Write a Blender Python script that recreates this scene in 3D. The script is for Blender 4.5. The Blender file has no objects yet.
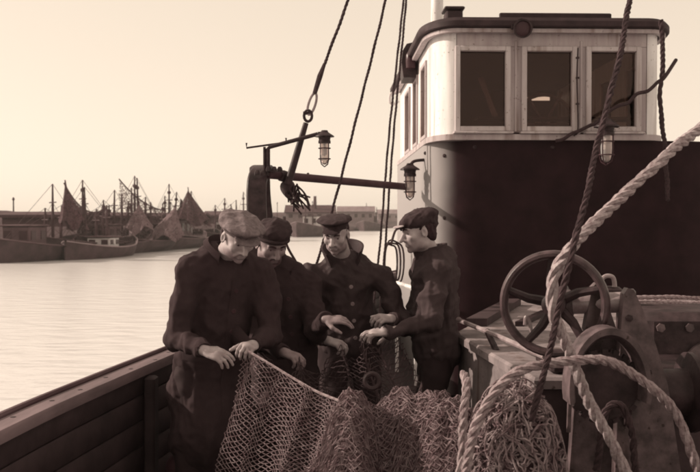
import bpy, math, random
import numpy as np
from mathutils import Vector, Matrix
from mathutils.bvhtree import BVHTree
rnd = random.Random(7)
sc = bpy.context.scene
COL = sc.collection
R = math.radians

# ------------------------------------------------------------------ camera
FPX, CX, CY, HORY, EYE = 850.0, 350.0, 236.0, 220.0, 1.65
PITCH = math.atan((CY - HORY) / FPX)
cam_d = bpy.data.cameras.new('camera'); cam = bpy.data.objects.new('camera', cam_d); COL.objects.link(cam)
cam_d.sensor_width = 36.0; cam_d.lens = FPX / 700.0 * 36.0
cam_d.clip_start = 0.05; cam_d.clip_end = 6000
cam.location = (0, 0, EYE); cam.rotation_euler = (math.pi / 2 - PITCH, 0, 0)
cam_d.dof.use_dof = True; cam_d.dof.focus_distance = 4.6; cam_d.dof.aperture_fstop = 6.3
sc.camera = cam

# ------------------------------------------------------------------ sky, sun, exposure
TINT = (1.0, 0.84, 0.675)
SUN_EL, SUN_AZ = 27.0, 281.0          # azimuth clockwise from +Y
w = bpy.data.worlds.new('World'); sc.world = w; w.use_nodes = True
nt = w.node_tree; nt.nodes.clear()
out = nt.nodes.new('ShaderNodeOutputWorld'); bg = nt.nodes.new('ShaderNodeBackground')
sky = nt.nodes.new('ShaderNodeTexSky'); sky.sky_type = 'NISHITA'; sky.sun_disc = False
sky.sun_elevation = R(SUN_EL); sky.sun_rotation = R(SUN_AZ)
sky.air_density = 1.0; sky.dust_density = 1.2; sky.ozone_density = 1.0; sky.altitude = 0
bw = nt.nodes.new('ShaderNodeRGBToBW')
pw = nt.nodes.new('ShaderNodeMath'); pw.operation = 'POWER'; pw.inputs[1].default_value = 0.3
ml = nt.nodes.new('ShaderNodeMath'); ml.operation = 'MULTIPLY'; ml.inputs[1].default_value = 4.35
mx = nt.nodes.new('ShaderNodeMix'); mx.data_type = 'RGBA'; mx.blend_type = 'MULTIPLY'; mx.inputs[0].default_value = 1.0
mx.inputs[7].default_value = (*TINT, 1)
nt.links.new(sky.outputs[0], bw.inputs[0]); nt.links.new(bw.outputs[0], pw.inputs[0]); nt.links.new(pw.outputs[0], ml.inputs[0])
nt.links.new(ml.outputs[0], mx.inputs[6]); nt.links.new(mx.outputs[2], bg.inputs[0])
bg.inputs[1].default_value = 0.15
nt.links.new(bg.outputs[0], out.inputs[0])
sd = bpy.data.lights.new('sun', 'SUN'); so = bpy.data.objects.new('sun', sd); COL.objects.link(so)
sd.energy = 5.0; sd.angle = R(0.6); sd.color = (1.0, 0.86, 0.71)
sdir = Vector((math.sin(R(SUN_AZ)) * math.cos(R(SUN_EL)), math.cos(R(SUN_AZ)) * math.cos(R(SUN_EL)), math.sin(R(SUN_EL))))
so.rotation_euler = sdir.to_track_quat('Z', 'Y').to_euler(); so.location = (-20, 10, 30)
vs = sc.view_settings; vs.view_transform = 'Standard'; vs.look = 'None'; vs.exposure = 0.0; vs.gamma = 1.0; vs.use_curve_mapping = False
sc.render.engine = 'CYCLES'; sc.cycles.use_denoising = True
sc.cycles.max_bounces = 6; sc.cycles.transparent_max_bounces = 12; sc.cycles.volume_bounces = 0
sc.cycles.filter_width = 1.9

# ------------------------------------------------------------------ helpers
def at(px, py, d):
    """photo pixel + distance along +Y -> world point"""
    a = (px - CX) / FPX; b = -(py - CY) / FPX
    c, s = math.cos(PITCH), math.sin(PITCH)
    y = c + b * s; z = b * c - s
    k = d / y
    return Vector((a * k, d, EYE + z * k))

def sep(v):
    """grey reflectance -> the warm print tone at that value"""
    t = max(0, min(1, math.log(max(v, .02) / .03) / math.log(.8 / .03)))
    g = .46 + .52 * t; b = .58 + .40 * t
    lum = .2126 + .7152 * g + .0722 * b
    return (v / lum, v * g / lum, v * b / lum, 1)

MATS = {}
def mat(name, v, rough=.8, scale=6.0, amt=.25, bump=.3, bscale=None, spec=.2, stretch=(1, 1, 1), dist=.004, metallic=0.0, lo=.35, hi=.65, tone=None):
    def sp(x): return sep(x) if tone is None else tuple(c * x / tone for c in sep(tone)[:3]) + (1,)
    m = bpy.data.materials.new(name); m.use_nodes = True
    n = m.node_tree.nodes; l = m.node_tree.links; p = n['Principled BSDF']
    tc = n.new('ShaderNodeTexCoord'); mp = n.new('ShaderNodeMapping'); mp.inputs['Scale'].default_value = stretch
    l.new(tc.outputs['Object'], mp.inputs[0])
    no = n.new('ShaderNodeTexNoise'); no.inputs['Scale'].default_value = scale; no.inputs['Detail'].default_value = 6; no.inputs['Roughness'].default_value = .62
    l.new(mp.outputs[0], no.inputs[0])
    cr = n.new('ShaderNodeValToRGB'); cr.color_ramp.elements[0].position = lo; cr.color_ramp.elements[1].position = hi
    cr.color_ramp.elements[0].color = sp(v * (1 - amt)); cr.color_ramp.elements[1].color = sp(min(.85, v * (1 + amt)))
    l.new(no.outputs[0], cr.inputs[0]); l.new(cr.outputs[0], p.inputs['Base Color'])
    p.inputs['Roughness'].default_value = rough; p.inputs['Specular IOR Level'].default_value = spec; p.inputs['Metallic'].default_value = metallic
    if bump:
        n2 = n.new('ShaderNodeTexNoise'); n2.inputs['Scale'].default_value = bscale or scale * 6; n2.inputs['Detail'].default_value = 5
        l.new(mp.outputs[0], n2.inputs[0])
        b = n.new('ShaderNodeBump'); b.inputs['Strength'].default_value = bump; b.inputs['Distance'].default_value = dist
        l.new(n2.outputs[0], b.inputs['Height']); l.new(b.outputs[0], p.inputs['Normal'])
    MATS[name] = m; return m

class MB:
    def __init__(s): s.v = []; s.f = []; s.n = 0; s.smooth = True
    def add(s, v, f):
        o = s.n; v = [tuple(p) for p in v]; s.v += v; s.n += len(v)
        s.f += [tuple(i + o for i in q) for q in f]; return s
    def box(s, c, d, M=None, bev=0.0):
        """box centre c, size d, rotation M, with chamfered vertical/horizontal edges"""
        x, y, z = [k / 2 for k in d]; c = Vector(c)
        b = min(bev, x * .9, y * .9, z * .9)
        P = []
        if b <= 0:
            P = [Vector((i * x, j * y, k * z)) for k in (-1, 1) for j in (-1, 1) for i in (-1, 1)]
            F = [(0, 2, 3, 1), (4, 5, 7, 6), (0, 1, 5, 4), (2, 6, 7, 3), (0, 4, 6, 2), (1, 3, 7, 5)]
        else:
            ring = [(x - b, -y), (x, -y + b), (x, y - b), (x - b, y), (-x + b, y), (-x, y - b), (-x, -y + b), (-x + b, -y)]
            def rg(k, z_): return [Vector((p[0] - math.copysign(k, p[0]), p[1] - math.copysign(k, p[1]), z_)) for p in ring]
            P = rg(b, -z) + rg(0, -z + b) + rg(0, z - b) + rg(b, z)
            F = [tuple(range(7, -1, -1)), tuple(range(24, 32))]
            for r in range(3):
                for i in range(8):
                    j = (i + 1) % 8; F.append((r * 8 + i, r * 8 + j, r * 8 + 8 + j, r * 8 + 8 + i))
        if M is not None: P = [M @ p for p in P]
        return s.add([c + p for p in P], F)
    def tube(s, pts, r, n=8, cap=True, closed=False):
        pts = [Vector(p) for p in pts]; m = len(pts)
        rr = r if isinstance(r, (list, tuple)) else [r] * m
        V = []; prev = None
        for i, p in enumerate(pts):
            if closed: t = pts[(i + 1) % m] - pts[i - 1]
            else: t = pts[min(i + 1, m - 1)] - pts[max(i - 1, 0)]
            if t.length < 1e-9: t = Vector((0, 0, 1))
            t.normalize()
            if prev is None:
                u = t.orthogonal().normalized()
            else:
                u = prev - t * prev.dot(t)
                u = u.normalized() if u.length > 1e-6 else t.orthogonal().normalized()
            prev = u; q = t.cross(u)
            for k in range(n):
                a = 2 * math.pi * k / n
                V.append(p + (u * math.cos(a) + q * math.sin(a)) * rr[i])
        F = []
        for i in range(m if closed else m - 1):
            a = i * n; b = ((i + 1) % m) * n
            for k in range(n):
                j = (k + 1) % n; F.append((a + k, a + j, b + j, b + k))
        if cap and not closed:
            F.append(tuple(range(n - 1, -1, -1))); F.append(tuple((m - 1) * n + k for k in range(n)))
        return s.add(V, F)
    def lathe(s, prof, c=(0, 0, 0), axis=(0, 0, 1), n=20):
        """prof: list of (radius, height) along axis"""
        ax = Vector(axis).normalized(); u = ax.orthogonal().normalized(); q = ax.cross(u); c = Vector(c)
        V = []
        for r_, h in prof:
            for k in range(n):
                a = 2 * math.pi * k / n; V.append(c + ax * h + (u * math.cos(a) + q * math.sin(a)) * max(r_, 1e-4))
        F = []
        for i in range(len(prof) - 1):
            for k in range(n):
                j = (k + 1) % n; F.append((i * n + k, i * n + j, i * n + n + j, i * n + n + k))
        F.append(tuple(range(n - 1, -1, -1))); F.append(tuple((len(prof) - 1) * n + k for k in range(n)))
        return s.add(V, F)
    def prism(s, poly, z0, z1):
        """vertical extrusion of an xy polygon"""
        n = len(poly)
        V = [(p[0], p[1], z0) for p in poly] + [(p[0], p[1], z1) for p in poly]
        F = [tuple(range(n - 1, -1, -1)), tuple(range(n, 2 * n))] + [(i, (i + 1) % n, n + (i + 1) % n, n + i) for i in range(n)]
        return s.add(V, F)
    def slab(s, poly, nvec):
        """extrude a planar 3D polygon by nvec"""
        n = len(poly); nv = Vector(nvec); P = [Vector(p) for p in poly]
        V = P + [p + nv for p in P]
        F = [tuple(range(n - 1, -1, -1)), tuple(range(n, 2 * n))] + [(i, (i + 1) % n, n + (i + 1) % n, n + i) for i in range(n)]
        return s.add(V, F)
    def band(s, loops, closed=True):
        """loops: list of equal-length point rings"""
        n = len(loops[0]); V = [p for L in loops for p in L]; F = []
        for i in range(len(loops) - 1):
            for k in range(n if closed else n - 1):
                j = (k + 1) % n; F.append((i * n + k, i * n + j, i * n + n + j, i * n + n + k))
        return s.add(V, F)
    def grid(s, P):
        nu, nv = len(P), len(P[0]); V = [p for r_ in P for p in r_]
        return s.add(V, [(i * nv + j, i * nv + j + 1, (i + 1) * nv + j + 1, (i + 1) * nv + j) for i in range(nu - 1) for j in range(nv - 1)])

def root_off(o):
    v = Vector((0, 0, 0))
    while o is not None: v = v + o.location; o = o.parent
    return v

def link(name, me, m, parent):
    o = bpy.data.objects.new(name, me); COL.objects.link(o)
    if m is not None: me.materials.append(MATS[m] if isinstance(m, str) else m)
    if parent is not None: o.parent = parent
    return o

def obj(name, mb, m, parent=None, smooth=True, origin=None):
    off = root_off(parent) if parent is not None else Vector(origin or (0, 0, 0))
    me = bpy.data.meshes.new(name)
    me.from_pydata([(p[0] - off.x, p[1] - off.y, p[2] - off.z) for p in mb.v], [], mb.f); me.update()
    if smooth:
        me.polygons.foreach_set('use_smooth', [True] * len(me.polygons))
        try: me.set_sharp_from_angle(angle=R(38))
        except Exception: pass
    o = link(name, me, m, parent)
    if parent is None and origin is not None: o.location = off
    return o

def tag(o, label, cat=None, group=None, kind=None):
    if label: o['label'] = label
    if cat: o['category'] = cat
    if group: o['group'] = group
    if kind: o['kind'] = kind
    return o

def thing(name, label, cat, loc=(0, 0, 0), group=None):
    o = bpy.data.objects.new(name, None); COL.objects.link(o); o.location = loc; o.empty_display_size = .1
    return tag(o, label, cat, group)

def spline(pts, n=12):
    P = [Vector(p) for p in pts]; Q = [P[0] * 2 - P[1]] + P + [P[-1] * 2 - P[-2]]; o = []
    for i in range(1, len(Q) - 2):
        a, b, c, d = Q[i - 1:i + 3]
        for k in range(n):
            t = k / n
            o.append(.5 * ((2 * b) + (c - a) * t + (2 * a - 5 * b + 4 * c - d) * t * t + (3 * b - a - 3 * c + d) * t ** 3))
    o.append(P[-1]); return o

def resample(P, step):
    o = [P[0]]; acc = 0.0
    for i in range(1, len(P)):
        a, b = P[i - 1], P[i]; L = (b - a).length
        if L < 1e-9: continue
        t = step - acc
        while t <= L: o.append(a.lerp(b, t / L)); t += step
        acc = (acc + L) % step
    o.append(P[-1]); return o

def laid_rope(mb, pts, rad, lay=None, strands=3, sides=6, step=None):
    """three helical strands along a smooth path"""
    lay = lay or rad * 7.5; step = step or rad * .9
    P = resample(spline(pts, 14), step); m = len(P); U = []; prev = None; T = []; ph = rnd.uniform(0, 6)
    P = [p + Vector((math.sin(i * step * 19 + ph), math.sin(i * step * 23 + 2 * ph), math.sin(i * step * 17 + 3 * ph))) * rad * .16 for i, p in enumerate(P)]
    fat_ = [1 + .07 * math.sin(i * step * 31 + ph) + .06 * math.sin(i * step * 83 + 2 * ph) + rnd.uniform(-.05, .05) for i in range(m)]; tw = 0.0; TW = []
    for i in range(m): TW.append(tw); tw += step / lay * (1 + .22 * math.sin(i * step * 9 + ph))
    for i in range(m):
        t = (P[min(i + 1, m - 1)] - P[max(i - 1, 0)]).normalized()
        u = t.orthogonal().normalized() if prev is None else (prev - t * prev.dot(t)).normalized()
        prev = u; U.append(u); T.append(t)
    for s_ in range(strands):
        Q = []
        for i in range(m):
            a = 2 * math.pi * (s_ / strands + TW[i])
            Q.append(P[i] + (U[i] * math.cos(a) + T[i].cross(U[i]) * math.sin(a)) * rad * .5)
        mb.tube(Q, [rad * .56 * f_ for f_ in fat_], sides)
    return mb

# ------------------------------------------------------------------ materials
mat('dark_paint', .04, .42, 3, .3, .15, 30, spec=.4)
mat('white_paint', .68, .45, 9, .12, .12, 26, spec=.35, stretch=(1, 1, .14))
mat('trim_and_front_shade', .35, .45, 10, .17, .15, 26, spec=.35, stretch=(1, 1, .12))  # white front wall with its shade put into the colour; plain trim too
mat('front_frame_shade', .43, .45, 10, .15, .15, 26, spec=.35, stretch=(1, 1, .12))  # white front frames, darkened so the colour carries their shade
mat('roof_paint', .028, .7, 8, .3, .3, tone=.08)
mat('iron', .028, .5, 14, .45, .35, 60, spec=.18, tone=.09)
mat('wheel_iron', .05, .4, 12, .5, .3, 50, spec=.3, tone=.1)
mat('worn_iron', .085, .45, 12, .45, .35, 55, spec=.25, tone=.16)
mat('bright_steel', .22, .35, 16, .35, .2, 60, spec=.6)
mat('rail_wood', .07, .7, 6, .4, .5, 30, stretch=(1, .18, 1))
mat('rail_board', .14, .75, 5, .35, .5, 30, stretch=(1, .15, 1), tone=.16)
mat('bulwark_paint', .03, .7, 5, .35, .3, 24, tone=.10)
mat('deck_wood', .03, .8, 5, .35, .5, 30, stretch=(1, .12, 1), tone=.10)
mat('hatch_canvas', .19, .8, 5, .3, .4, 26, tone=.3)
mat('hatch_side', .17, .75, 5, .3, .3, 26, tone=.3)
mat('tarp_and_shade', .04, .6, 6, .3, .5, 14, dist=.01, tone=.1)
mat('rope_fibre', .28, .95, 60, .35, .6, 240, dist=.003)
mat('rope_dark', .035, .9, 50, .35, .5, 200, dist=.003, tone=.09)
mat('rope_grey', .22, .95, 55, .4, .6, 220, dist=.003)
mat('twine', .15, .95, 35, .5, .5, 200, dist=.002)
mat('net_bundle', .09, .95, 40, .6, .9, 120, dist=.012)
mat('fibre', .18, .95, 20, .55, .4, 150, dist=.002)
mat('wire', .03, .6, 20, .2, 0)
mat('coat_black', .032, .9, 22, .10, .5, 330, spec=.1, dist=.003, tone=.10)
mat('coat_navy', .03, .9, 18, .10, .5, 330, spec=.1, dist=.003, tone=.10)
mat('coat_oilskin', .038, .6, 9, .10, .4, 60, spec=.1, dist=.004, tone=.12)
mat('coat_denim', .042, .85, 14, .10, .5, 300, spec=.1, dist=.003, tone=.14)
mat('trouser', .028, .9, 18, .10, .4, 250, spec=.2, dist=.003, tone=.09)
mat('boot', .03, .5, 12, .2, .2)
mat('cap_tweed', .15, .95, 70, .25, .5, 300, spec=.15, dist=.003, tone=.25)
mat('cap_dark', .03, .9, 30, .2, .5, 300, spec=.2, dist=.003, tone=.09)
mat('cap_brim', .30, .6, 20, .15, .1)
mat('hair', .02, .7, 40, .3, .6, 200)
mat('eye', .06, .3, 10, .1, 0)
mat('sky_cloth', .6, .9)
mat('shirt', .5, .9, 20, .1, .3, 200)
mat('land', .05, .95, .25, .35, .3, 2)
mat('hull_dark', .045, .7, 1.2, .35, 0, tone=.09)
mat('hull_mid', .05, .7, 1.2, .35, 0, tone=.09)
mat('cabin_white', .6, .6, 2, .12, 0)
mat('cabin_brown', .08, .7, 2, .2, 0)
mat('spar', .045, .8, 3, .3, 0)
mat('shed_wall', .07, .9, .6, .25, 0)
mat('shed_wall_pale', .2, .9, .6, .2, 0)  # distance haze put into the far walls' colour; also plain boat strakes
mat('shed_roof', .05, .9, .8, .25, 0)
mat('shed_roof_pale', .18, .9, .8, .2, 0)  # roofs lightened in the colour for distance haze
mat('far_window', .03, .3, 1, .1, 0)
mat('brass', .22, .4, 20, .3, .1)
mat('enamel', .5, .4, 10, .2, 0)
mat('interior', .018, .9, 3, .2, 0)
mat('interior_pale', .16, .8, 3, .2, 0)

def streaks(name, dark=.55, sc=11):
    m = MATS[name]; n = m.node_tree.nodes; l = m.node_tree.links; p = n['Principled BSDF']; old = p.inputs['Base Color'].links[0].from_socket
    tc = n.new('ShaderNodeTexCoord'); mp = n.new('ShaderNodeMapping'); mp.inputs['Scale'].default_value = (1, 1, .09); l.new(tc.outputs['Object'], mp.inputs[0])
    no = n.new('ShaderNodeTexNoise'); no.inputs['Scale'].default_value = sc; no.inputs['Detail'].default_value = 7; l.new(mp.outputs[0], no.inputs[0])
    n2 = n.new('ShaderNodeTexNoise'); n2.inputs['Scale'].default_value = 38; n2.inputs['Detail'].default_value = 3; l.new(tc.outputs['Object'], n2.inputs[0])
    for src, a, b, d in ((no, .56, .72, dark), (n2, .66, .72, .4)):
        cr = n.new('ShaderNodeValToRGB'); cr.color_ramp.elements[0].position = a; cr.color_ramp.elements[1].position = b
        cr.color_ramp.elements[0].color = (1, 1, 1, 1); cr.color_ramp.elements[1].color = (d, d * .86, d * .78, 1); l.new(src.outputs[0], cr.inputs[0])
        mm = n.new('ShaderNodeMix'); mm.data_type = 'RGBA'; mm.blend_type = 'MULTIPLY'; mm.inputs[0].default_value = 1; l.new(old, mm.inputs[6]); l.new(cr.outputs[0], mm.inputs[7]); old = mm.outputs[2]
    l.new(old, p.inputs['Base Color'])
for q in ('white_paint', 'trim_and_front_shade', 'front_frame_shade', 'hatch_side', 'hatch_canvas'): streaks(q)
streaks('wheel_iron', .4); streaks('worn_iron', .4)

def skin_mat(name, v):
    m = mat(name, v, .55, 30, .14, .25, 160, spec=.35, dist=.002)
    p = m.node_tree.nodes['Principled BSDF']
    n = m.node_tree.nodes; l = m.node_tree.links; old = p.inputs['Base Color'].links[0].from_socket
    an = n.new('ShaderNodeAttribute'); an.attribute_name = 'beard'; mm = n.new('ShaderNodeMix'); mm.data_type = 'RGBA'; mm.inputs[7].default_value = sep(v * .28)
    l.new(an.outputs['Fac'], mm.inputs[0]); l.new(old, mm.inputs[6]); l.new(mm.outputs[2], p.inputs['Base Color'])
    p.inputs['Subsurface Weight'].default_value = .08; p.inputs['Subsurface Radius'].default_value = (.01, .005, .003)
skin_mat('skin', .35); skin_mat('skin_tan', .22)

def glass_mat(name, rough=.03):
    m = bpy.data.materials.new(name); m.use_nodes = True; n = m.node_tree.nodes; l = m.node_tree.links
    n.remove(n['Principled BSDF'])
    tr = n.new('ShaderNodeBsdfTransparent'); tr.inputs[0].default_value = (.8, .72, .68, 1)
    gl = n.new('ShaderNodeBsdfGlossy'); gl.inputs['Roughness'].default_value = rough; gl.inputs[0].default_value = (.55, .42, .40, 1)
    fr = n.new('ShaderNodeFresnel'); fr.inputs[0].default_value = 1.5
    mxs = n.new('ShaderNodeMixShader'); l.new(fr.outputs[0], mxs.inputs[0]); l.new(tr.outputs[0], mxs.inputs[1]); l.new(gl.outputs[0], mxs.inputs[2])
    l.new(mxs.outputs[0], n['Material Output'].inputs[0]); MATS[name] = m
glass_mat('glass', .02); glass_mat('lamp_glass', .08)
def frost(name, f):
    m = MATS[name]; n = m.node_tree.nodes; l = m.node_tree.links; o = n['Material Output']; old = o.inputs[0].links[0].from_socket
    d = n.new('ShaderNodeBsdfDiffuse'); d.inputs[0].default_value = sep(.7); mx_ = n.new('ShaderNodeMixShader'); mx_.inputs[0].default_value = f
    l.new(old, mx_.inputs[1]); l.new(d.outputs[0], mx_.inputs[2]); l.new(mx_.outputs[0], o.inputs[0])
frost('lamp_glass', .35)

def far_net_mat(name, v, scale, open_):
    """hung net far away: twine with open meshes"""
    m = mat(name, v, .95, 3, .3, 0); n = m.node_tree.nodes; l = m.node_tree.links; p = n['Principled BSDF']
    tr = n.new('ShaderNodeBsdfTransparent'); mxs = n.new('ShaderNodeMixShader')
    no = n.new('ShaderNodeTexNoise'); no.inputs['Scale'].default_value = scale
    cr = n.new('ShaderNodeValToRGB'); cr.color_ramp.elements[0].position = open_ - .12; cr.color_ramp.elements[1].position = open_ + .12
    tc = [x for x in n if x.type == 'TEX_COORD'][0]
    l.new(tc.outputs['Object'], no.inputs[0]); l.new(no.outputs[0], cr.inputs[0]); l.new(cr.outputs[0], mxs.inputs[0])
    l.new(tr.outputs[0], mxs.inputs[1]); l.new(p.outputs[0], mxs.inputs[2]); l.new(mxs.outputs[0], n['Material Output'].inputs[0])
far_net_mat('far_net_dark', .05, 9, .36); far_net_mat('far_net_pale', .12, 9, .34); far_net_mat('far_net_open', .10, 9, .5)

def casing_mat():
    """two-tone painted steel: pale grey side, dark varnish-brown front, worn soft boundary on the rounded corner"""
    m = mat('casing_paint', .1, .5, 4, .2, .1, 18, spec=.06); n = m.node_tree.nodes; l = m.node_tree.links; p = n['Principled BSDF']
    tc = [x for x in n if x.type == 'TEX_COORD'][0]
    ge = n.new('ShaderNodeSeparateXYZ'); l.new(tc.outputs['Object'], ge.inputs[0])
    no = n.new('ShaderNodeTexNoise'); no.inputs['Scale'].default_value = 3; l.new(tc.outputs['Object'], no.inputs[0])
    ad = n.new('ShaderNodeMath'); ad.operation = 'MULTIPLY_ADD'; ad.inputs[1].default_value = .06
    l.new(no.outputs[0], ad.inputs[0]); l.new(ge.outputs['X'], ad.inputs[2])
    mr = n.new('ShaderNodeMapRange'); mr.interpolation_type = 'SMOOTHSTEP'; mr.inputs[1].default_value = -1.05; mr.inputs[2].default_value = -.83
    l.new(ad.outputs[0], mr.inputs[0])
    cr = [x for x in n if x.type == 'VALTORGB'][0]
    cr.color_ramp.elements[0].color = sep(.009); cr.color_ramp.elements[1].color = sep(.016)
    mxn = n.new('ShaderNodeMix'); mxn.data_type = 'RGBA'; mxn.inputs[6].default_value = tuple(c * .5 for c in sep(.56)[:3]) + (1,)
    l.new(mr.outputs[0], mxn.inputs[0]); l.new(cr.outputs[0], mxn.inputs[7]); l.new(mxn.outputs[2], p.inputs['Base Color'])
casing_mat()

def water_mat():
    m = bpy.data.materials.new('water'); m.use_nodes = True; n = m.node_tree.nodes; l = m.node_tree.links; p = n['Principled BSDF']
    p.inputs['Base Color'].default_value = sep(.66); p.inputs['Roughness'].default_value = .22; p.inputs['IOR'].default_value = 1.33
    p.inputs['Specular IOR Level'].default_value = .8
    tc = n.new('ShaderNodeTexCoord'); mp = n.new('ShaderNodeMapping'); mp.inputs['Scale'].default_value = (.7, 1.6, 1); mp.inputs['Rotation'].default_value = (0, 0, R(12))
    l.new(tc.outputs['Object'], mp.inputs[0])
    a = n.new('ShaderNodeTexNoise'); a.inputs['Scale'].default_value = 1.6; a.inputs['Detail'].default_value = 5; l.new(mp.outputs[0], a.inputs[0])
    b = n.new('ShaderNodeBump'); b.inputs['Strength'].default_value = .45; b.inputs['Distance'].default_value = .14
    l.new(a.outputs[0], b.inputs['Height']); l.new(b.outputs[0], p.inputs['Normal'])
    MATS['water'] = m
water_mat()

# ------------------------------------------------------------------ setting: water, far shore
WZ = -0.85
mb = MB(); mb.add([(-900, -150, WZ), (900, -150, WZ), (900, 1850, WZ), (-900, 1850, WZ)], [(0, 1, 2, 3)])
tag(obj('water', mb, 'water', smooth=False), 'pale rippled harbour water', kind='structure')
def shore(px):                       # distance of the waterline under a photo column
    return -29.86 / ((px - 350) / 850 - .164)
def shore_x(y): return -21 + (y - 54) * .164
SH = Vector((.164, 1, 0)).normalized(); SN = Vector((-1, .164, 0)).normalized()   # along the shore, and inland (left)
mb = MB(); rows = []
ys = [-60 + i * 6 for i in range(0, 75)]
for i, y in enumerate(ys):
    x0 = shore_x(y); q = rnd.random() - .5; zt = 2.15 + .18 * math.sin(y * .11) + .12 * math.sin(y * .37 + 1) + q * .12
    far = 1 + max(0, (y - 100)) * .004
    rows.append([(x0 + q * .5, y, WZ - 1.2), (x0 - 1.0 + q, y, WZ + .5 + q * .3), (x0 - 4, y, WZ + 1.1), (x0 - 7 + q, y, .9 + q * .3),
                 (x0 - 11, y, zt * far), (x0 - 16, y, (zt + .1) * far), (x0 - 60, y, zt), (x0 - 700, y, zt)])
mb.grid([list(c) for c in zip(*rows)])
tag(obj('far_bank', mb, 'land'), 'long dark embankment of the far shore', kind='structure')

# ------------------------------------------------------------------ own boat: deck, hull, bulwark
GW = [(-3, -1.62), (-1, -1.60), (1, -1.53), (2.2, -1.44), (3.4, -1.33), (4.2, -1.215), (5.0, -1.085), (6.3, -.86), (8, -.53), (10, -.08), (12, .42), (13.6, 1.0), (14.6, 1.75)]
def gx(y):
    for (a, xa), (b, xb) in zip(GW, GW[1:]):
        if a <= y <= b: return xa + (xb - xa) * (y - a) / (b - a)
    return GW[-1][1]
CAPZ = .862
gy = [i * .4 - 3 for i in range(45)]
gl = [Vector((gx(y), y, 0)) for y in gy]
sm = spline([(x, y, 0) for y, x in GW], 8)
mb = MB()
port = [(p.x, p.y) for p in sm]; star = [(3.9 - (p.x - 0.2) * .9 + .4, p.y) for p in reversed(sm)]
mb.prism(port + star, -.25, -.03)
deck = tag(obj('deck', mb, 'deck_wood', smooth=False), 'dark planked deck of the fishing boat', kind='structure')
mb0 = None
for i in range(26):                                     # deck planks
    x = -1.5 + i * .15; y0 = -2.5; y1 = 7.6
    if x < -.2: y1 = max(2.0, [y for y in [k * .1 for k in range(20, 140)] if gx(y) < x - .16][-1:] and [y for y in [k * .1 for k in range(20, 140)] if gx(y) < x - .16][-1] or 2.0)
    m_ = MB(); m_.box((x, (y0 + y1) / 2, -.012), (.138, y1 - y0, .03), bev=.004)
    obj('plank', m_, 'deck_wood', deck, smooth=False)
bw_root = thing('bulwark', 'dark painted wooden bulwark with pale worn cap rail beside the water', 'bulwark', (gx(3.4), 3.4, 0))
def strip(offs, zs, lo=0, hi=None):
    """sweep a closed section (list of (offset to starboard, z)) along the gunwale"""
    L = []
    P = sm[lo:hi]
    for i, p in enumerate(P):
        t = (P[min(i + 1, len(P) - 1)] - P[max(i - 1, 0)]).normalized(); nrm = Vector((t.y, -t.x, 0))
        L.append([tuple(p + nrm * o + Vector((0, 0, z))) for o, z in zip(offs, zs)])
    m_ = MB(); m_.band(L)
    n = len(offs); m_.f.append(tuple(range(n))); m_.f.append(tuple(m_.n - 1 - k for k in range(n)))
    return m_
obj('cap_rail', strip([-.055, -.055, -.05, .045, .052, .052], [CAPZ - .05, CAPZ - .01, CAPZ, CAPZ, CAPZ - .01, CAPZ - .05]), 'rail_board', bw_root)
obj('rubbing_strip', strip([-.09, -.09, -.082, -.065, -.057, -.057], [CAPZ - .11, CAPZ + .006, CAPZ + .016, CAPZ + .016, CAPZ + .006, CAPZ - .11]), 'rail_wood', bw_root)
for k in range(6):
    z0 = .02 + k * .138
    obj('strake', strip([-.03, -.03, .03, .036, .036, .03], [z0, z0 + .132, z0 + .132, z0 + .124, z0 + .008, z0]), 'bulwark_paint', bw_root)
for k in range(9):
    y = 4.6 + k * .95
    m_ = MB(); m_.box((gx(y) + .07, y, CAPZ / 2 - .03), (.06, .10, CAPZ - .06), bev=.01); obj('stanchion', m_, 'bulwark_paint', bw_root)
obj('hull_side', strip([-.06, -.06, -.05, -.052, -.035, -.032], [-1.3, .0, .6, CAPZ - .112, CAPZ - .112, -1.3]), 'hull_dark', bw_root)
# chips and knots on the cap rail: dark bolt plugs
for k in range(11):
    y = 2.6 + k * .27 + rnd.uniform(-.03, .03)
    m_ = MB(); m_.lathe([(.0, -.002), (.012, -.002), (.012, .001), (.009, .002), (0, .002)], (gx(y) + rnd.uniform(-.02, .03), y, CAPZ), (0, 0, 1), 8)
    obj('bolt', m_, 'iron', bw_root)

# ------------------------------------------------------------------ wheelhouse
WH = Vector((1.87, 7.9, 0)); WROT = Matrix.Rotation(R(1.5), 3, 'Z')
def W(x, y, z): return WH + WROT @ Vector((x, y, z))
def profile(hw, rx, ry, back, off=0.0, n=8):
    """plan of the house front: flat front, rounded corners, straight sides (open at the back); list of (x,y)"""
    P = [(-hw - off, back)]
    for i in range(n + 1):
        a = math.pi / 2 * i / n
        P.append((-hw + rx - (rx + off) * math.cos(a), ry - (ry + off) * math.sin(a)))
    for i in range(n, -1, -1):
        a = math.pi / 2 * i / n
        P.append((hw - rx + (rx + off) * math.cos(a), ry - (ry + off) * math.sin(a)))
    P.append((hw + off, back)); return P
wh = thing('wheelhouse', 'white wheelhouse with three front windows above a dark painted steel casing', 'wheelhouse', tuple(WH))
BACK = 3.7
def wprism(poly, z0, z1):
    m_ = MB(); m_.prism([tuple(W(x, y, 0))[:2] for x, y in poly], z0, z1); return m_
# lower casing: rotate object so its own x axis runs along the front
m_ = MB(); n_ = 14
pr = profile(1.13, .50, .60, BACK, 0, n_)
m_.prism([(x * 1.7 if x > 0 else x, y) for x, y in pr], 0, 2.385)
cs = obj('casing', m_, 'casing_paint'); cs.parent = wh; cs.rotation_euler = (0, 0, R(1.5))
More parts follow.
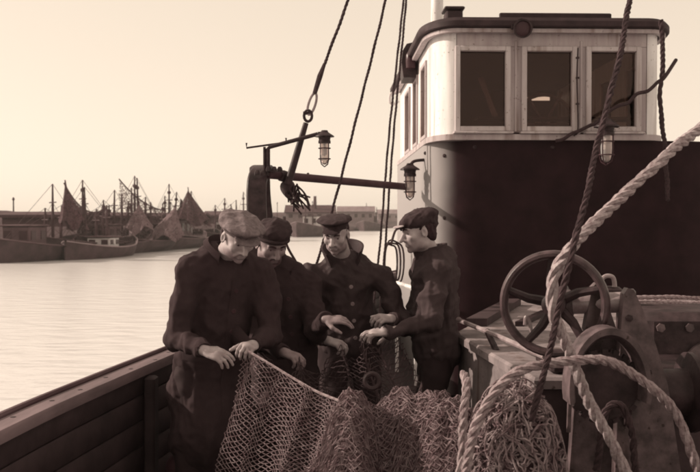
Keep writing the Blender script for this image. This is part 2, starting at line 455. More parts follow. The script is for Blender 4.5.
# rivet rows on the casing
for px_, py_ in ((443, 157), (443, 218), (428, 152), (428, 214), (443, 278), (470, 150), (545, 150)):
    b_ = at(px_, py_, 8.2); lx = b_.x - WH.x; ly = 0.0
    if lx < -.63: ly = .60 - .60 * math.sqrt(max(0, 1 - ((lx + .63) / .5) ** 2))
    p_ = W(max(-1.12, lx), ly, b_.z); m_ = MB(); m_.lathe([(0, -.01), (.018, -.01), (.018, .006), (.01, .014), (0, .014)], p_, (-.6, -.8, 0) if lx < -.63 else (0, -1, 0), 8); obj('bolt', m_, 'iron', wh)
pu = profile(1.09, .20, .42, BACK, 0)
obj('ledge', wprism(profile(1.09, .20, .42, BACK, .045), 2.387, 2.44), 'trim_and_front_shade', wh)
# upper wall shell: panels with real openings
WT = .05
def wbox(x0, x1, y0, y1, z0, z1, name, m, bev=.004):
    m_ = MB(); c = W((x0 + x1) / 2, (y0 + y1) / 2, (z0 + z1) / 2)
    m_.box(c, (abs(x1 - x0), abs(y1 - y0), abs(z1 - z0)), WROT, bev); return obj(name, m_, m, wh)
ZB, ZT = 2.442, 3.40
PANE_Z0, PANE_Z1 = 2.515, 3.205
pxs = [-.645, -.027, .572]; PWD = .42
wbox(-.885, .885, 0.0, WT, ZB, PANE_Z0 - .045, 'wall_panel', 'trim_and_front_shade')
wbox(-.885, .885, 0.0, WT, PANE_Z1 + .045, ZT, 'wall_panel', 'trim_and_front_shade')
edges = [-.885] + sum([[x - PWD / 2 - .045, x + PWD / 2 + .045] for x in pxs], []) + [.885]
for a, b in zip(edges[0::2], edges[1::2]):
    if b - a > .01: wbox(a, b, .0, WT, PANE_Z0 - .045, PANE_Z1 + .045, 'post', 'trim_and_front_shade')
for x in pxs:
    win = None
    m_ = MB(); x0, x1 = x - PWD / 2, x + PWD / 2; fz0, fz1 = PANE_Z0, PANE_Z1
    for (a, b, c, d) in ((x0 - .048, x0, fz0 - .048, fz1 + .048), (x1, x1 + .048, fz0 - .048, fz1 + .048), (x0, x1, fz0 - .048, fz0), (x0, x1, fz1, fz1 + .048)):
        m_.box(W((a + b) / 2, .005, (c + d) / 2), (b - a, .075, d - c), WROT, .006)
    win = obj('window_frame', m_, 'front_frame_shade', wh)
    m_ = MB(); m_.box(W(x, .024, (fz0 + fz1) / 2), (PWD + .01, .006, fz1 - fz0 + .01), WROT); obj('pane', m_, 'glass', win, smooth=False)
    m_ = MB(); m_.box(W(x, -.035, fz0 - .062), (PWD + .13, .09, .022), WROT, .005); obj('sill', m_, 'front_frame_shade', win)
# narrow grooves beside each window post: cover battens
for x in (-.336, .273):
    wbox(x - .012, x + .012, -.012, 0.0, PANE_Z0 - .05, PANE_Z1 + .1, 'batten', 'trim_and_front_shade')
# rounded corners
for s_ in (-1, 1):
    m_ = MB(); n_ = 8; o_, i_ = [], []
    for i in range(n_ + 1):
        a = math.pi / 2 * i / n_
        o_.append((s_ * (.89 + .20 * math.sin(a)), .42 - .42 * math.cos(a))); i_.append((s_ * (.89 + .15 * math.sin(a)), .42 - .37 * math.cos(a)))
    poly = o_ + i_[::-1]
    if s_ > 0: poly = poly[::-1]
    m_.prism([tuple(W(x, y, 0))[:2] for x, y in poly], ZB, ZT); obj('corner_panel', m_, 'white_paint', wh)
# sides with openings
swin = [(.62, 1.02), (1.45, 1.85), (2.3, 2.85)]
for s_ in (-1, 1):
    xo = s_ * 1.09; xi = s_ * 1.04
    cuts = [.42] + [c for q in swin for c in q] + [BACK]
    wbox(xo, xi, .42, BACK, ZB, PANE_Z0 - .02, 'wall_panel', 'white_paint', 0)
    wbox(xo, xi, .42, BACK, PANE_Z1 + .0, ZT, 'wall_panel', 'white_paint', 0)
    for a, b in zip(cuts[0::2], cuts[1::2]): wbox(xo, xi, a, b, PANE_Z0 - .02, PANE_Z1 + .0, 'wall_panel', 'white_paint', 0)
    for a, b in swin:
        m_ = MB(); z0, z1 = PANE_Z0 - .02, PANE_Z1
        for (p, q, c, d) in ((a - .03, a + .012, z0 - .03, z1 + .03), (b - .012, b + .03, z0 - .03, z1 + .03), (a + .012, b - .012, z0 - .03, z0 + .012), (a + .012, b - .012, z1 - .012, z1 + .03)):
            m_.box(W(s_ * 1.085, (p + q) / 2, (c + d) / 2), (.05, q - p, d - c), WROT, .004)
        f_ = obj('window_frame', m_, 'trim_and_front_shade', wh)
        m_ = MB(); m_.box(W(s_ * 1.06, (a + b) / 2, (z0 + z1) / 2), (.006, b - a, z1 - z0), WROT); obj('pane', m_, 'glass', f_, smooth=False)
# back wall with one opening, floor, interior fittings
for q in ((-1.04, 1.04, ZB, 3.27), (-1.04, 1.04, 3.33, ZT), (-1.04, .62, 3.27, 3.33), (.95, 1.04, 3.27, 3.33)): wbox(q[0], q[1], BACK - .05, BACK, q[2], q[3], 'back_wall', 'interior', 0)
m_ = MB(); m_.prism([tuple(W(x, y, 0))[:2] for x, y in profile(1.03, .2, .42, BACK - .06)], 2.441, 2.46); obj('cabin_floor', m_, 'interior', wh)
sw = thing('steering_wheel', 'wooden steering wheel seen dimly behind the wheelhouse glass', 'wheel', tuple(W(.12, .75, 2.46)))
m_ = MB(); c = W(.12, .75, 2.62)
m_.tube([c + WROT @ Vector((.3 * math.cos(2 * math.pi * k / 28), 0, .3 * math.sin(2 * math.pi * k / 28))) for k in range(28)], .018, 8, closed=True)
obj('rim', m_, 'rail_wood', sw)
for k in range(6):
    a = math.pi / 3 * k; m_ = MB()
    m_.tube([c, c + WROT @ Vector((.38 * math.cos(a), 0, .38 * math.sin(a)))], .013, 6); obj('spoke', m_, 'rail_wood', sw)
m_ = MB(); m_.box(W(.12, .82, 2.56), (.14, .1, .22), WROT, .01); obj('pedestal', m_, 'interior_pale', sw)
# shelf edge seen through the middle window
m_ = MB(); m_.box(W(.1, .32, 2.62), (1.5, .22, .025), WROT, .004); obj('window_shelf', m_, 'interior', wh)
m_ = MB(); m_.box(W(-.5, .5, 2.86), (.05, .03, .42), WROT @ Matrix.Rotation(R(-22), 3, 'Y'), .008); obj('pane_glint', m_, 'interior_pale', wh)  # pale bar added to stand for the diagonal reflection in the left pane
# roof: cambered slab with overhang, gutter strip below the edge
ro = profile(1.09, .22, .45, BACK + .25, .12, 10)
def inset(f, z):
    cy = 1.9
    return [tuple(W(x * f, cy + (y - cy) * f, z)) for x, y in ro]
m_ = MB(); m_.band([inset(.94, 3.405), inset(.995, 3.41), inset(1.0, 3.42), inset(1.0, 3.465), inset(.985, 3.50), inset(.7, 3.56), inset(.3, 3.585), inset(.01, 3.59)])
m_.f.append(tuple(range(len(ro) - 1, -1, -1)))
roof = obj('roof', m_, 'roof_paint', wh)
gp_o = profile(1.09, .20, .42, BACK + .1, .075, 10); gp_i = profile(1.09, .20, .42, BACK + .1, .02, 10)
m_ = MB(); m_.prism([tuple(W(x, y, 0))[:2] for x, y in gp_o + gp_i[::-1]], 3.368, 3.403); obj('gutter_strip', m_, 'trim_and_front_shade', roof)
m_ = MB(); e = W(-1.17, BACK + .05, 3.30)
m_.tube(spline([e + Vector((.02, 0, .1)), e + Vector((-.05, 0, .06)), e + Vector((-.06, 0, -.04)), e + Vector((0, 0, -.07)), e + Vector((.06, 0, -.03))], 6), .018, 8); obj('gutter_hook', m_, 'white_paint', roof)
# searchlight under the roof edge
c = W(-.31, -.13, 3.385)
sl = thing('searchlight', 'round dark searchlight under the wheelhouse roof edge', 'lamp', tuple(c))
m_ = MB(); m_.lathe([(.0, .08), (.04, .075), (.066, .05), (.076, .0), (.078, -.03), (.086, -.035), (.086, -.05), (.072, -.05), (.068, -.025)], c, (0, 1, .1), 20); obj('housing', m_, 'iron', sl)
m_ = MB(); m_.lathe([(.0, -.04), (.045, -.036), (.07, -.03), (.07, -.025), (0, -.025)], c, (0, 1, .1), 20); obj('lens', m_, 'far_window', sl)
m_ = MB(); m_.tube([c + Vector((-.088, 0, 0)), c + Vector((-.092, .02, .06)), c + Vector((0, .03, .1)), c + Vector((.092, .02, .06)), c + Vector((.088, 0, 0))], .011, 6); obj('yoke', m_, 'iron', sl)
# sidelight board on the left roof edge
c = at(408.5, 60, 9.3)
sb = thing('sidelight', 'dark curved sidelight housing beside the left roof edge', 'lamp', tuple(c))
m_ = MB()
m_.slab([c + Vector(p) for p in ((-.055, 0, -.19), (.09, 0, -.19), (.12, 0, .02), (.10, 0, .16), (.04, 0, .19), (-.02, 0, .175), (-.06, 0, .11), (-.075, 0, -.03))], (0, .42, 0)); obj('housing', m_, 'iron', sb)
m_ = MB(); m_.lathe([(.0, -.1), (.05, -.1), (.055, -.03), (.055, .04), (.03, .08), (0, .08)], c + Vector((0.02, -.055, 0)), (0, 0, 1), 12); obj('lens', m_, 'far_window', sb)
m_ = MB(); m_.box(c + Vector((.14, .2, -.06)), (.16, .05, .03)); obj('bracket', m_, 'iron', sb)
# mast stump and lantern box behind the roof
c = at(437, 40, 11.2)
ms = thing('mast', 'white painted mast rising behind the wheelhouse roof', 'mast', (c.x, c.y, 2.3))
m_ = MB(); m_.tube([(c.x, c.y, 2.2), (c.x, c.y, 4.4), (c.x + .02, c.y, 6.2)], [.085, .08, .07], 14); obj('pole', m_, 'white_paint', ms)
m_ = MB(); m_.lathe([(.1, -.03), (.115, 0), (.1, .03)], (c.x, c.y, 4.05), (0, 0, 1), 14); obj('band', m_, 'iron', ms)
c = at(453, 19, 10.2)
lb = thing('roof_locker', 'small dark box standing on the wheelhouse roof', 'box', (c.x, c.y, 3.55))
m_ = MB(); m_.box((c.x, c.y, 3.85), (.2, .26, .56), WROT, .02); obj('body', m_, 'roof_paint', lb)
m_ = MB(); m_.box((c.x, c.y, 4.15), (.24, .3, .035), WROT, .01); obj('lid', m_, 'iron', lb)
# roof rail
rr = thing('roof_rail', 'low dark plank rail along the wheelhouse roof front', 'rail', tuple(W(0, .5, 3.53)))
m_ = MB(); m_.box(W(.15, .45, 3.62), (1.1, .04, .1), WROT, .008); obj('board', m_, 'roof_paint', rr)
for x in (-.3, .15, .6):
    m_ = MB(); m_.box(W(x, .49, 3.60), (.04, .04, .14), WROT); obj('post', m_, 'roof_paint', rr)

# ------------------------------------------------------------------ caged lamps
def cage_lamp(label, c, s=1.0, flip=False, mats=('iron', 'lamp_glass', 'wire'), bracket=None):
    """c: where the lamp cap meets its holder; glass hangs down from there"""
    c = Vector(c); t = thing('cage_lamp', label, 'lamp', tuple(c), 'caged bulkhead lamps')
    m_ = MB(); m_.lathe([(0, .045), (.025, .045), (.032, .03), (.05, .018), (.078, .0), (.08, -.008), (.05, -.008), (.046, -.035), (.05, -.04), (.05, -.06), (0, -.06)], c, (0, 0, 1), 18) if s == 1 else m_.lathe([(a * s, b * s) for a, b in [(0, .045), (.025, .045), (.032, .03), (.05, .018), (.078, .0), (.08, -.008), (.05, -.008), (.046, -.035), (.05, -.04), (.05, -.06), (0, -.06)]], c, (0, 0, 1), 18)
    obj('lamp_cap', m_, mats[0], t)
    m_ = MB(); m_.lathe([(a * s, b * s) for a, b in [(.034, -.058), (.036, -.14), (.034, -.185), (.026, -.215), (.012, -.23), (0, -.232)]], c, (0, 0, 1), 16); obj('glass', m_, mats[1], t)
    m_ = MB(); m_.lathe([(a * s, b * s) for a, b in [(.01, -.06), (.012, -.09), (.022, -.12), (.02, -.15), (.0, -.165)]], c, (0, 0, 1), 12); obj('bulb', m_, 'enamel', t)
    m_ = MB()
    for k in range(4):
        a = math.pi / 4 + math.pi / 2 * k; d = Vector((math.cos(a), math.sin(a), 0)) * s
        m_.tube([c + d * .047 + Vector((0, 0, -.05 * s)), c + d * .047 + Vector((0, 0, -.19 * s)), c + d * .036 + Vector((0, 0, -.228 * s)), c + Vector((0, 0, -.25 * s))], .0042 * s, 5)
    for z in (-.10, -.185):
        m_.tube([c + Vector((.048 * s * math.cos(2 * math.pi * k / 18), .048 * s * math.sin(2 * math.pi * k / 18), z * s)) for k in range(18)], .0042 * s, 5, closed=True)
    obj('guard', m_, mats[2], t)
    if bracket:
        m_ = MB(); m_.tube(spline(bracket, 8), .016, 8); obj('bracket', m_, 'iron', t)
    return t
c = at(410, 169, 8.35)
cage_lamp('caged lamp with wide dark hood on the casing corner beside the men', c, 1.22, bracket=[c + Vector((0, 0, .03)), c + Vector((.04, .02, .075)), c + Vector((.13, .04, .09)), c + Vector((.22, .08, .09))])
c = at(606.5, 126, 7.5)
cage_lamp('caged glass lamp hanging from a cable before the right window', c, 1.38, bracket=[c + Vector((-.05, .0, .02)), c + Vector((-.02, .03, .06)), c + Vector((.05, .05, .05)), c + Vector((.10, .02, .0)), c + Vector((.12, .16, .03)), c + Vector((.12, .40, .05))])
# lamp on the gallows pipe
GD = 6.35
c = at(324.5, 136, GD)
p0 = at(268, 176, GD); p1 = at(268, 149, GD); p2 = at(270, 147, GD); p3 = at(318, 134, GD)
cage_lamp('caged lamp at the end of the bent pipe above the gallows', c, .92, bracket=[c + Vector((0, 0, .0)), c + Vector((-.02, 0, .015)), p3])
pp = thing('lamp_pipe', 'bent pipe arm standing on the gallows and holding a caged lamp', 'pipe', tuple(p0))
m_ = MB(); m_.tube([p0, p1, p2, p3], .016, 8); obj('arm', m_, 'iron', pp)
m_ = MB(); m_.tube([at(264.5, 176, GD), at(264.5, 147, GD)], .011, 6); obj('upright', m_, 'iron', pp)
m_ = MB(); m_.tube([at(246.5, 143, GD), at(246.5, 148, GD), at(286, 142.5, GD), at(286, 138, GD)], .008, 6); obj('hook_rod', m_, 'iron', pp)

# cable on the wheelhouse front
m_ = MB()
m_.tube(spline([at(556, 141, 7.84), at(563, 139.5, 7.80), at(571, 134, 7.80), at(579, 131, 7.80), at(589, 126, 7.78), at(598, 122, 7.74), at(607, 113, 7.7), at(618, 106, 7.7), at(628, 103, 7.7), at(637, 94, 7.7), at(648, 91, 7.7), at(658, 82, 7.75), at(664, 78, 7.8), at(676, 60, 8.0)], 8), .017, 8)
tag(obj('power_cable', m_, 'rope_dark', origin=tuple(at(557, 142, 7.84))), 'dark cable slung across the right wheelhouse window', 'cable')
m_ = MB(); m_.tube(spline([at(578, 48, 7.82), at(577, 80, 7.83), at(578, 128, 7.83), at(574, 136, 7.82)], 6), .007, 6)
for k, y in enumerate((58, 78, 104)): m_.box(at(577.5, y, 7.825), (.03, .02, .016))
tag(obj('conduit', m_, 'iron', origin=tuple(at(578, 128, 7.83))), 'thin conduit clipped down the post beside the right window', 'conduit')
m_ = MB(); laid_rope(m_, [at(661, 20, 7.6), at(663, 60, 7.6), at(660, 100, 7.6), at(664, 140, 7.6), at(668, 200, 7.6)], .022)
tag(obj('hanging_line', m_, 'rope_dark', origin=tuple(at(664, 140, 7.6))), 'dark line hanging beside the right end of the wheelhouse', 'rope')

# ------------------------------------------------------------------ gallows, boom and rigging
ga = thing('gallows', 'dark iron trawl gallows standing behind the two left men', 'gallows', (-.62, 6.3, 0))
def gband(y, side):  # arch in the fore-and-aft plane
    return None
pts = []
a0 = Vector((-.60, 6.25, 0)); a1 = Vector((-.66, 7.0, 0))
top = 2.04
arch = [a0, a0 + Vector((-.06, 0, 1.2)), a0 + Vector((-.09, .02, 1.80)), a0 + Vector((-.085, .12, 1.98)), a0 + Vector((-.06, .3, top)), a1 + Vector((-.06, -.3, top)), a1 + Vector((-.06, -.12, 1.98)), a1 + Vector((-.06, -.02, 1.8)), a1 + Vector((0, 0, 1.2)), a1]
S = spline(arch, 6); L = []
for i, p in enumerate(S):
    t = (S[min(i + 1, len(S) - 1)] - S[max(i - 1, 0)]).normalized(); sx = Vector((1, .02, 0)); nn = t.cross(sx).normalized()
    L.append([p + sx * .072 + nn * .02, p + sx * .06 + nn * .035, p - sx * .06 + nn * .035, p - sx * .072 + nn * .02, p - sx * .072 - nn * .02, p - sx * .06 - nn * .03, p + sx * .06 - nn * .03, p + sx * .072 - nn * .02])
m_ = MB(); m_.band(L); m_.f.append(tuple(range(8))); obj('arch', m_, 'iron', ga)
m_ = MB(); m_.lathe([(0, -.05), (.13, -.05), (.13, -.03), (.09, -.012), (.09, .012), (.13, .03), (.13, .05), (0, .05)], a0 + Vector((.07, .1, 1.55)), (1, .1, 0), 18); obj('sheave', m_, 'iron', ga)
m_ = MB()
for k in range(5): m_.lathe([(0, -.02), (.022, -.02), (.022, .0), (.012, .018), (0, .018)], a0 + Vector((-.085 + .04 * k, .03 + .02 * k, 2.0 + (.03 if k > 1 else 0))), (0, 0, 1), 6)
obj('bolt', m_, 'iron', ga)
# boom to the wheelhouse
bm = thing('boom', 'long dark boom from the gallows to the casing', 'boom', tuple(at(276, 175, 6.35)))
m_ = MB(); m_.tube([at(268, 174.5, 6.35), at(330, 180, 7.2), at(408, 187, 8.6)], [.032, .033, .035], 10); obj('spar', m_, 'spar', bm)
m_ = MB(); m_.lathe([(.04, -.03), (.046, 0), (.04, .03)], at(283, 176, 6.5), (1, 1.2, 0), 12); obj('collar', m_, 'iron', bm)
m_ = MB(); m_.box(at(308, 176.5, 6.9), (.02, .02, .06), None, .004); obj('cleat', m_, 'iron', bm)
# hook block hanging from the boom end
c = at(289, 186, 6.5)
hb = thing('pulley_block', 'dark pulley block lashed to the boom beside the gallows', 'pulley', tuple(c))
m_ = MB(); m_.lathe([(0, -.045), (.035, -.042), (.052, -.03), (.056, 0), (.052, .03), (.035, .042), (0, .045)], c + Vector((-.01, 0, -.01)), (.6, .8, .2), 14); obj('cheek', m_, 'iron', hb)
m_ = MB()
for k in range(26):
    q = c + Vector((rnd.uniform(-.05, .07), rnd.uniform(-.05, .05), rnd.uniform(-.03, .03)))
    m_.tube(spline([q, q + Vector((rnd.uniform(-.03, .06), 0, -.06)), q + Vector((rnd.uniform(-.02, .12), rnd.uniform(-.04, .04), rnd.uniform(-.2, -.09)))], 4), .007, 5)
obj('lashing', m_, 'rope_dark', hb)
# tackle going up
tk = thing('hoisting_tackle', 'rope hoist with thimble and shackle rising from the pulley block', 'tackle', tuple(at(288, 184, 6.45)))
m_ = MB(); m_.tube([at(288, 184, 6.45), at(298, 150, 6.45), at(306, 123, 6.45)], [.028, .026, .02], 10); obj('hook_shank', m_, 'iron', tk)
cc = at(308, 116, 6.45)
m_ = MB(); m_.tube([cc + Vector((.03 * math.cos(a), 0, .042 * math.sin(a))) for a in [2 * math.pi * k / 16 for k in range(16)]], .011, 6, closed=True); obj('shackle', m_, 'iron', tk)
m_ = MB(); m_.tube([cc + Vector((-.036, 0, .02)), cc + Vector((.036, 0, .026))], .014, 6); obj('shackle_pin', m_, 'iron', tk)
cc = at(312, 104, 6.45); ax = (at(316, 90, 6.45) - at(308, 116, 6.45)).normalized(); sx = Vector((ax.z, 0, -ax.x))
m_ = MB(); m_.tube([cc + ax * .085 * math.sin(a) + sx * .026 * math.cos(a) for a in [2 * math.pi * k / 20 for k in range(20)]], .010, 6, closed=True); obj('thimble', m_, 'bright_steel', tk)
m_ = MB(); m_.tube([at(314.5, 94, 6.45), at(320, 76, 6.45), at(324.5, 64, 6.45)], [.017, .021, .012], 8); obj('splice', m_, 'rope_dark', tk)
m_ = MB(); laid_rope(m_, [at(323, 68, 6.45), at(333, 42, 6.45), at(352, -10, 6.45), at(366, -48, 6.45)], .0125, step=.012, sides=5); obj('rope', m_, 'rope_dark', tk)
def stay(label, pts, r):
    m_ = MB(); laid_rope(m_, pts, r, step=max(.014, r * 1.1), sides=5)
    return tag(obj('stay_rope', m_, 'rope_dark', origin=tuple(pts[0])), label, 'rope', 'stay ropes rising out of the picture')
stay('single stay rope passing just behind the cap of the man facing us', [at(294, 330, 7.1), at(317, 262, 7.05), at(333, 208, 7.0), at(356, 120, 7.0), at(381, 20, 7.0), at(392, -30, 7.0)], .012)
stay('left one of the pair of stay ropes beside the casing', [at(371, 330, 8.3), at(379, 255, 8.3), at(389.5, 130, 8.3), at(401.5, 20, 8.3), at(406, -30, 8.3)], .012)
stay('right one of the pair of stay ropes beside the casing', [at(378, 330, 8.35), at(384.5, 255, 8.35), at(394, 130, 8.35), at(404.5, 20, 8.35), at(408, -30, 8.35)], .012)
# rope coils and handrail on the casing side
c = at(391, 262, 9.6)
rc = thing('rope_coil', 'dark rope coil hanging by the casing between two right men', 'rope', tuple(c))
for k in range(3):
    m_ = MB(); ph = rnd.random()
    m_.tube([c + Vector(((.07 + .02 * k) * math.cos(a) + .02 * k, .03 * k + .03 * math.sin(a * 2), (.22 + .02 * k) * math.sin(a) +   .03 * math.sin(3 * a + ph))) for a in [2 * math.pi * i / 26 for i in range(26)]], .011, 6, closed=True)
    obj('turn', m_, 'rope_dark', rc)
m_ = MB(); m_.tube(spline([c + Vector((0, 0, .2)), c + Vector((.06, .1, .36)), c + Vector((.16, .25, .38))], 6), .014, 6); obj('hanger', m_, 'rope_dark', rc)
hr = thing('handrail', 'pale handrail pipe along the casing behind the right man', 'rail', tuple(at(405, 286, 8.6)))
a = at(397, 283, 8.6); b = at(416, 289, 7.9)
m_ = MB(); m_.tube([a, b], .022, 8); obj('pipe', m_, 'white_paint', hr)
for q in (a, b):
    m_ = MB(); m_.tube([q, q + Vector((.0, .0, -.9 if q.z > .95 else -.9))], .018, 6); obj('post', m_, 'white_paint', hr)
# life line curving from behind man two
m_ = MB(); m_.tube(spline([at(284, 236, 5.6), at(288, 248, 5.6), at(296, 262, 5.6), at(303, 275, 5.65), at(309, 292, 5.7), at(311, 330, 5.8), at(310, 420, 5.9)], 6), .009, 6)
tag(obj('slack_line', m_, 'rope_dark', origin=tuple(at(311, 330, 5.8))), 'thin slack line curving down between the second and third man', 'rope')

# ------------------------------------------------------------------ winch platform and winch
PZ = .96
plat = thing('winch_platform', 'pale canvas covered casing behind the winch', 'platform', (.8, 4.5, 0))
poly = [(.826, 3.74), (.665, 5.2), (.76, 5.45), (1.36, 7.35), (3.6, 7.35), (3.6, 3.74)]
m_ = MB(); m_.prism([(.83, 3.76)] + poly[1:5] + [(3.58, 3.76)], 0, PZ - .05)
obj('side_wall', m_, 'hatch_side', plat, smooth=False)
m_ = MB(); m_.box((2.22, 3.75, (PZ - .05) / 2), (2.76, .03, PZ - .06), None, .004); obj('front_shade', m_, 'tarp_and_shade', plat)  # dark sheet added over the pale wall; the front's shade is in its colour
def grow(poly, k):
    cx = sum(p[0] for p in poly) / len(poly); cy = sum(p[1] for p in poly) / len(poly)
    return [(cx + (p[0] - cx) * k, cy + (p[1] - cy) * k) for p in poly]
m_ = MB(); m_.band([[(x, y, PZ - .05) for x, y in grow(poly, 1.02)], [(x, y, PZ - .012) for x, y in grow(poly, 1.022)], [(x, y, PZ) for x, y in grow(poly, 1.012)]])
m_.f.append(tuple(range(12, 18))); m_.f.append(tuple(range(5, -1, -1)))
obj('top', m_, 'hatch_canvas', plat, smooth=False)
# flat boards / dark tarpaulin lying on it
def lay(name, label, cat, poly, z, th, m, sag=.0):
    m_ = MB(); m_.slab([(x, y, z + (sag * i if False else 0)) for i, (x, y) in enumerate(poly)], (0, 0, th))
    return tag(obj(name, m_, m, origin=(poly[0][0], poly[0][1], z), smooth=False), label, cat)
q = [at(466, 318, 5.5), at(506, 291, 6.9), at(521, 292, 6.9), at(487, 319, 5.5)]
lay('hatch_board', 'dark board lying along the left edge of the winch platform', 'board', [(p.x, p.y) for p in q], PZ + .002, .05, 'tarp_and_shade')
q = [at(515, 322, 5.5), at(541, 306, 6.2), at(548, 307, 6.2), at(524, 324, 5.5)]
lay('hatch_bar', 'short dark bar on the platform behind the handwheel', 'bar', [(p.x, p.y) for p in q], PZ + .002, .03, 'iron')
# rod with leg (left of the wheel)
rd = thing('brake_lever', 'thin pale lever rod with a short leg on the platform edge', 'lever', tuple(at(490, 340, 4.4)))
m_ = MB(); m_.tube([at(459, 320, 5.0), at(500, 337, 4.5), at(545, 357, 3.95)], .014, 8); obj('rod', m_, 'bright_steel', rd)
m_ = MB(); m_.tube([at(487, 331, 4.66), at(497, 352, 4.5)], .018, 8); obj('leg', m_, 'iron', rd)
m_ = MB(); m_.lathe([(0, -.015), (.014, -.014), (.018, 0), (.014, .014), (0, .015)], at(459, 320, 5.0), (1, -1, -.4), 10); obj('knob', m_, 'bright_steel', rd)
# winch
wi = thing('winch', 'iron trawl winch with big handwheel, cheek plates and shaft', 'winch', (1.05, 3.9, PZ))
wc = at(554, 304, 3.6); wax = Vector((.34, 1, .05)).normalized(); ux = Vector((wax.y, -wax.x, 0)).normalized(); uz = ux.cross(wax).normalized()
WR = .207
L = []
for k in range(48):
    a = 2 * math.pi * k / 48; rv = ux * math.cos(a) + uz * math.sin(a)
    L.append([wc + rv * (WR + .004 + .019 * math.cos(b)) + wax * (.026 * math.sin(b)) for b in [2 * math.pi * j / 10 for j in range(10)]])
L.append(L[0]); m_ = MB(); m_.band(L); hw = obj('handwheel', m_, 'wheel_iron', wi)
for k in range(5):
    a = 2 * math.pi * k / 5 + .35; rv = ux * math.cos(a) + uz * math.sin(a); tv = rv.cross(wax)
    m_ = MB(); m_.tube([wc + wax * .03, wc + rv * .11 + wax * .02 + tv * .012, wc + rv * (WR - .01)], [.024, .02, .016], 8); obj('spoke', m_, 'iron', hw)
m_ = MB(); m_.lathe([(0, -.05), (.03, -.05), (.05, -.035), (.05, .06), (0, .06)], wc, wax, 16); obj('hub', m_, 'iron', hw)
m_ = MB(); m_.tube([wc, wc + wax * .5], .025, 10); obj('spindle', m_, 'iron', wi)
s0, s1 = at(566, 304, 3.68), at(629, 302, 3.6)
m_ = MB(); m_.tube([s0, s1], .044, 18); sh = obj('shaft', m_, 'bright_steel', wi)
m_ = MB(); m_.lathe([(0, -.02), (.062, -.02), (.062, .02), (.05, .03), (0, .03)], s0, s1 - s0, 18); obj('collar', m_, 'worn_iron', sh)
m_ = MB(); m_.lathe([(0, -.0), (.056, 0), (.056, .02), (.044, .03), (0, .03)], s1, s1 - s0, 18); obj('end_cap', m_, 'worn_iron', sh)
def cheek(d, pts, th=.05):
    m_ = MB(); m_.slab([at(x, y, d) for x, y in pts], (.0, th, 0)); return obj('cheek_plate', m_, 'worn_iron', wi, smooth=False)
cheek(3.60, [(560, 600), (577, 372), (588, 312), (592, 288), (597, 283), (602, 288), (610, 310), (622, 345), (640, 600)])
cheek(3.50, [(610, 600), (621, 330), (624, 294), (628, 288), (634, 290), (641, 305), (656, 345), (668, 385), (700, 600)])
for px_, py_, d_ in ((597, 330, 3.60), (607, 352, 3.60), (629, 318, 3.50), (632, 352, 3.50), (640, 385, 3.50), (648, 372, 3.50)):
    m_ = MB(); m_.lathe([(0, -.004), (.015, -.004), (.015, .010), (.008, .012), (0, .012)], at(px_, py_, d_), (0, -1, 0), 6); obj('bolt', m_, 'iron', wi)
# arched gear guard: wide half ring facing the camera
gc = at(607, 388, 3.40); n_ = 26; L = []
for k in range(n_ + 1):
    a = math.pi * 1.15 * k / n_ - .075 * math.pi; rv = Vector((math.cos(a) * .66, 0, math.sin(a))) * .9
    L.append([gc + rv * r_ + Vector((0, dy, 0)) for r_, dy in ((.275, -.05), (.275, .07), (.225, .07), (.225, -.02), (.245, -.05))])
m_ = MB(); m_.band(L); m_.f.append(tuple(range(5))); m_.f.append(tuple(m_.n - 1 - k for k in range(5))); obj('gear_guard', m_, 'worn_iron', wi)
m_ = MB(); m_.lathe([(0, .03), (.14, .03), (.14, .05), (.06, .06), (.06, .10), (0, .1)], gc, (0, 1, 0), 28); dr = obj('drum_flange', m_, 'iron', wi)
for k in range(20):
    a = 2 * math.pi * k / 20; m_ = MB(); m_.box(gc + Vector((math.cos(a) * .143, .04, math.sin(a) * .143)), (.02, .03, .024), Matrix.Rotation(-a, 3, 'Y')); obj('gear_tooth', m_, 'iron', dr, smooth=False)
m_ = MB(); m_.lathe([(.0, 0), (.17, 0), (.17, .02), (.1, .03), (.1, .3), (.17, .31), (.17, .33), (0, .33)], gc + Vector((.10, .22, -.06)), (1, 0, 0), 24); obj('warp_drum', m_, 'iron', wi)
m_ = MB(); m_.box((1.86, 4.35, .60), (.86, .5, 1.20), None, .04); gb = obj('gear_box', m_, 'iron', wi)
for k in range(6):
    m_ = MB(); m_.lathe([(0, -.004), (.022, -.004), (.022, .012), (0, .014)], (1.50 + .14 * k, 4.10, 1.13), (0, -1, 0), 6); obj('bolt', m_, 'worn_iron', gb)
m_ = MB(); m_.lathe([(0, -.01), (.15, -.01), (.15, .02), (.12, .03), (.05, .035), (.05, .06), (0, .06)], (1.75, 4.10, .92), (0, -1, 0), 22); obj('bearing_cover', m_, 'worn_iron', gb)
# clamp fitting and small handle behind
c = at(607, 283, 4.5)
m_ = MB(); m_.tube(spline([c + Vector((-.02, 0, -.06)), c + Vector((-.035, 0, 0)), c + Vector((-.01, 0, .035)), c + Vector((.03, 0, .03)), c + Vector((.04, 0, -.02)), c + Vector((.03, 0, -.07))], 6), .012, 8); obj('clamp', m_, 'bright_steel', wi)
m_ = MB(); m_.box(c + Vector((0, .03, -.07)), (.16, .12, .1), None, .015); obj('bearing', m_, 'iron', wi)
c = at(525, 325, 3.7)
m_ = MB(); m_.tube(spline([c, c + Vector((.005, 0, .035)), c + Vector((.02, 0, .01)), c + Vector((.03, 0, -.03)), c + Vector((.055, 0, -.05))], 6), .009, 8); obj('latch', m_, 'bright_steel', wi)
m_ = MB(); m_.box((1.25, 3.95, PZ + .022), (.7, .34, .04), None, .012); obj('bed_plate', m_, 'iron', wi)
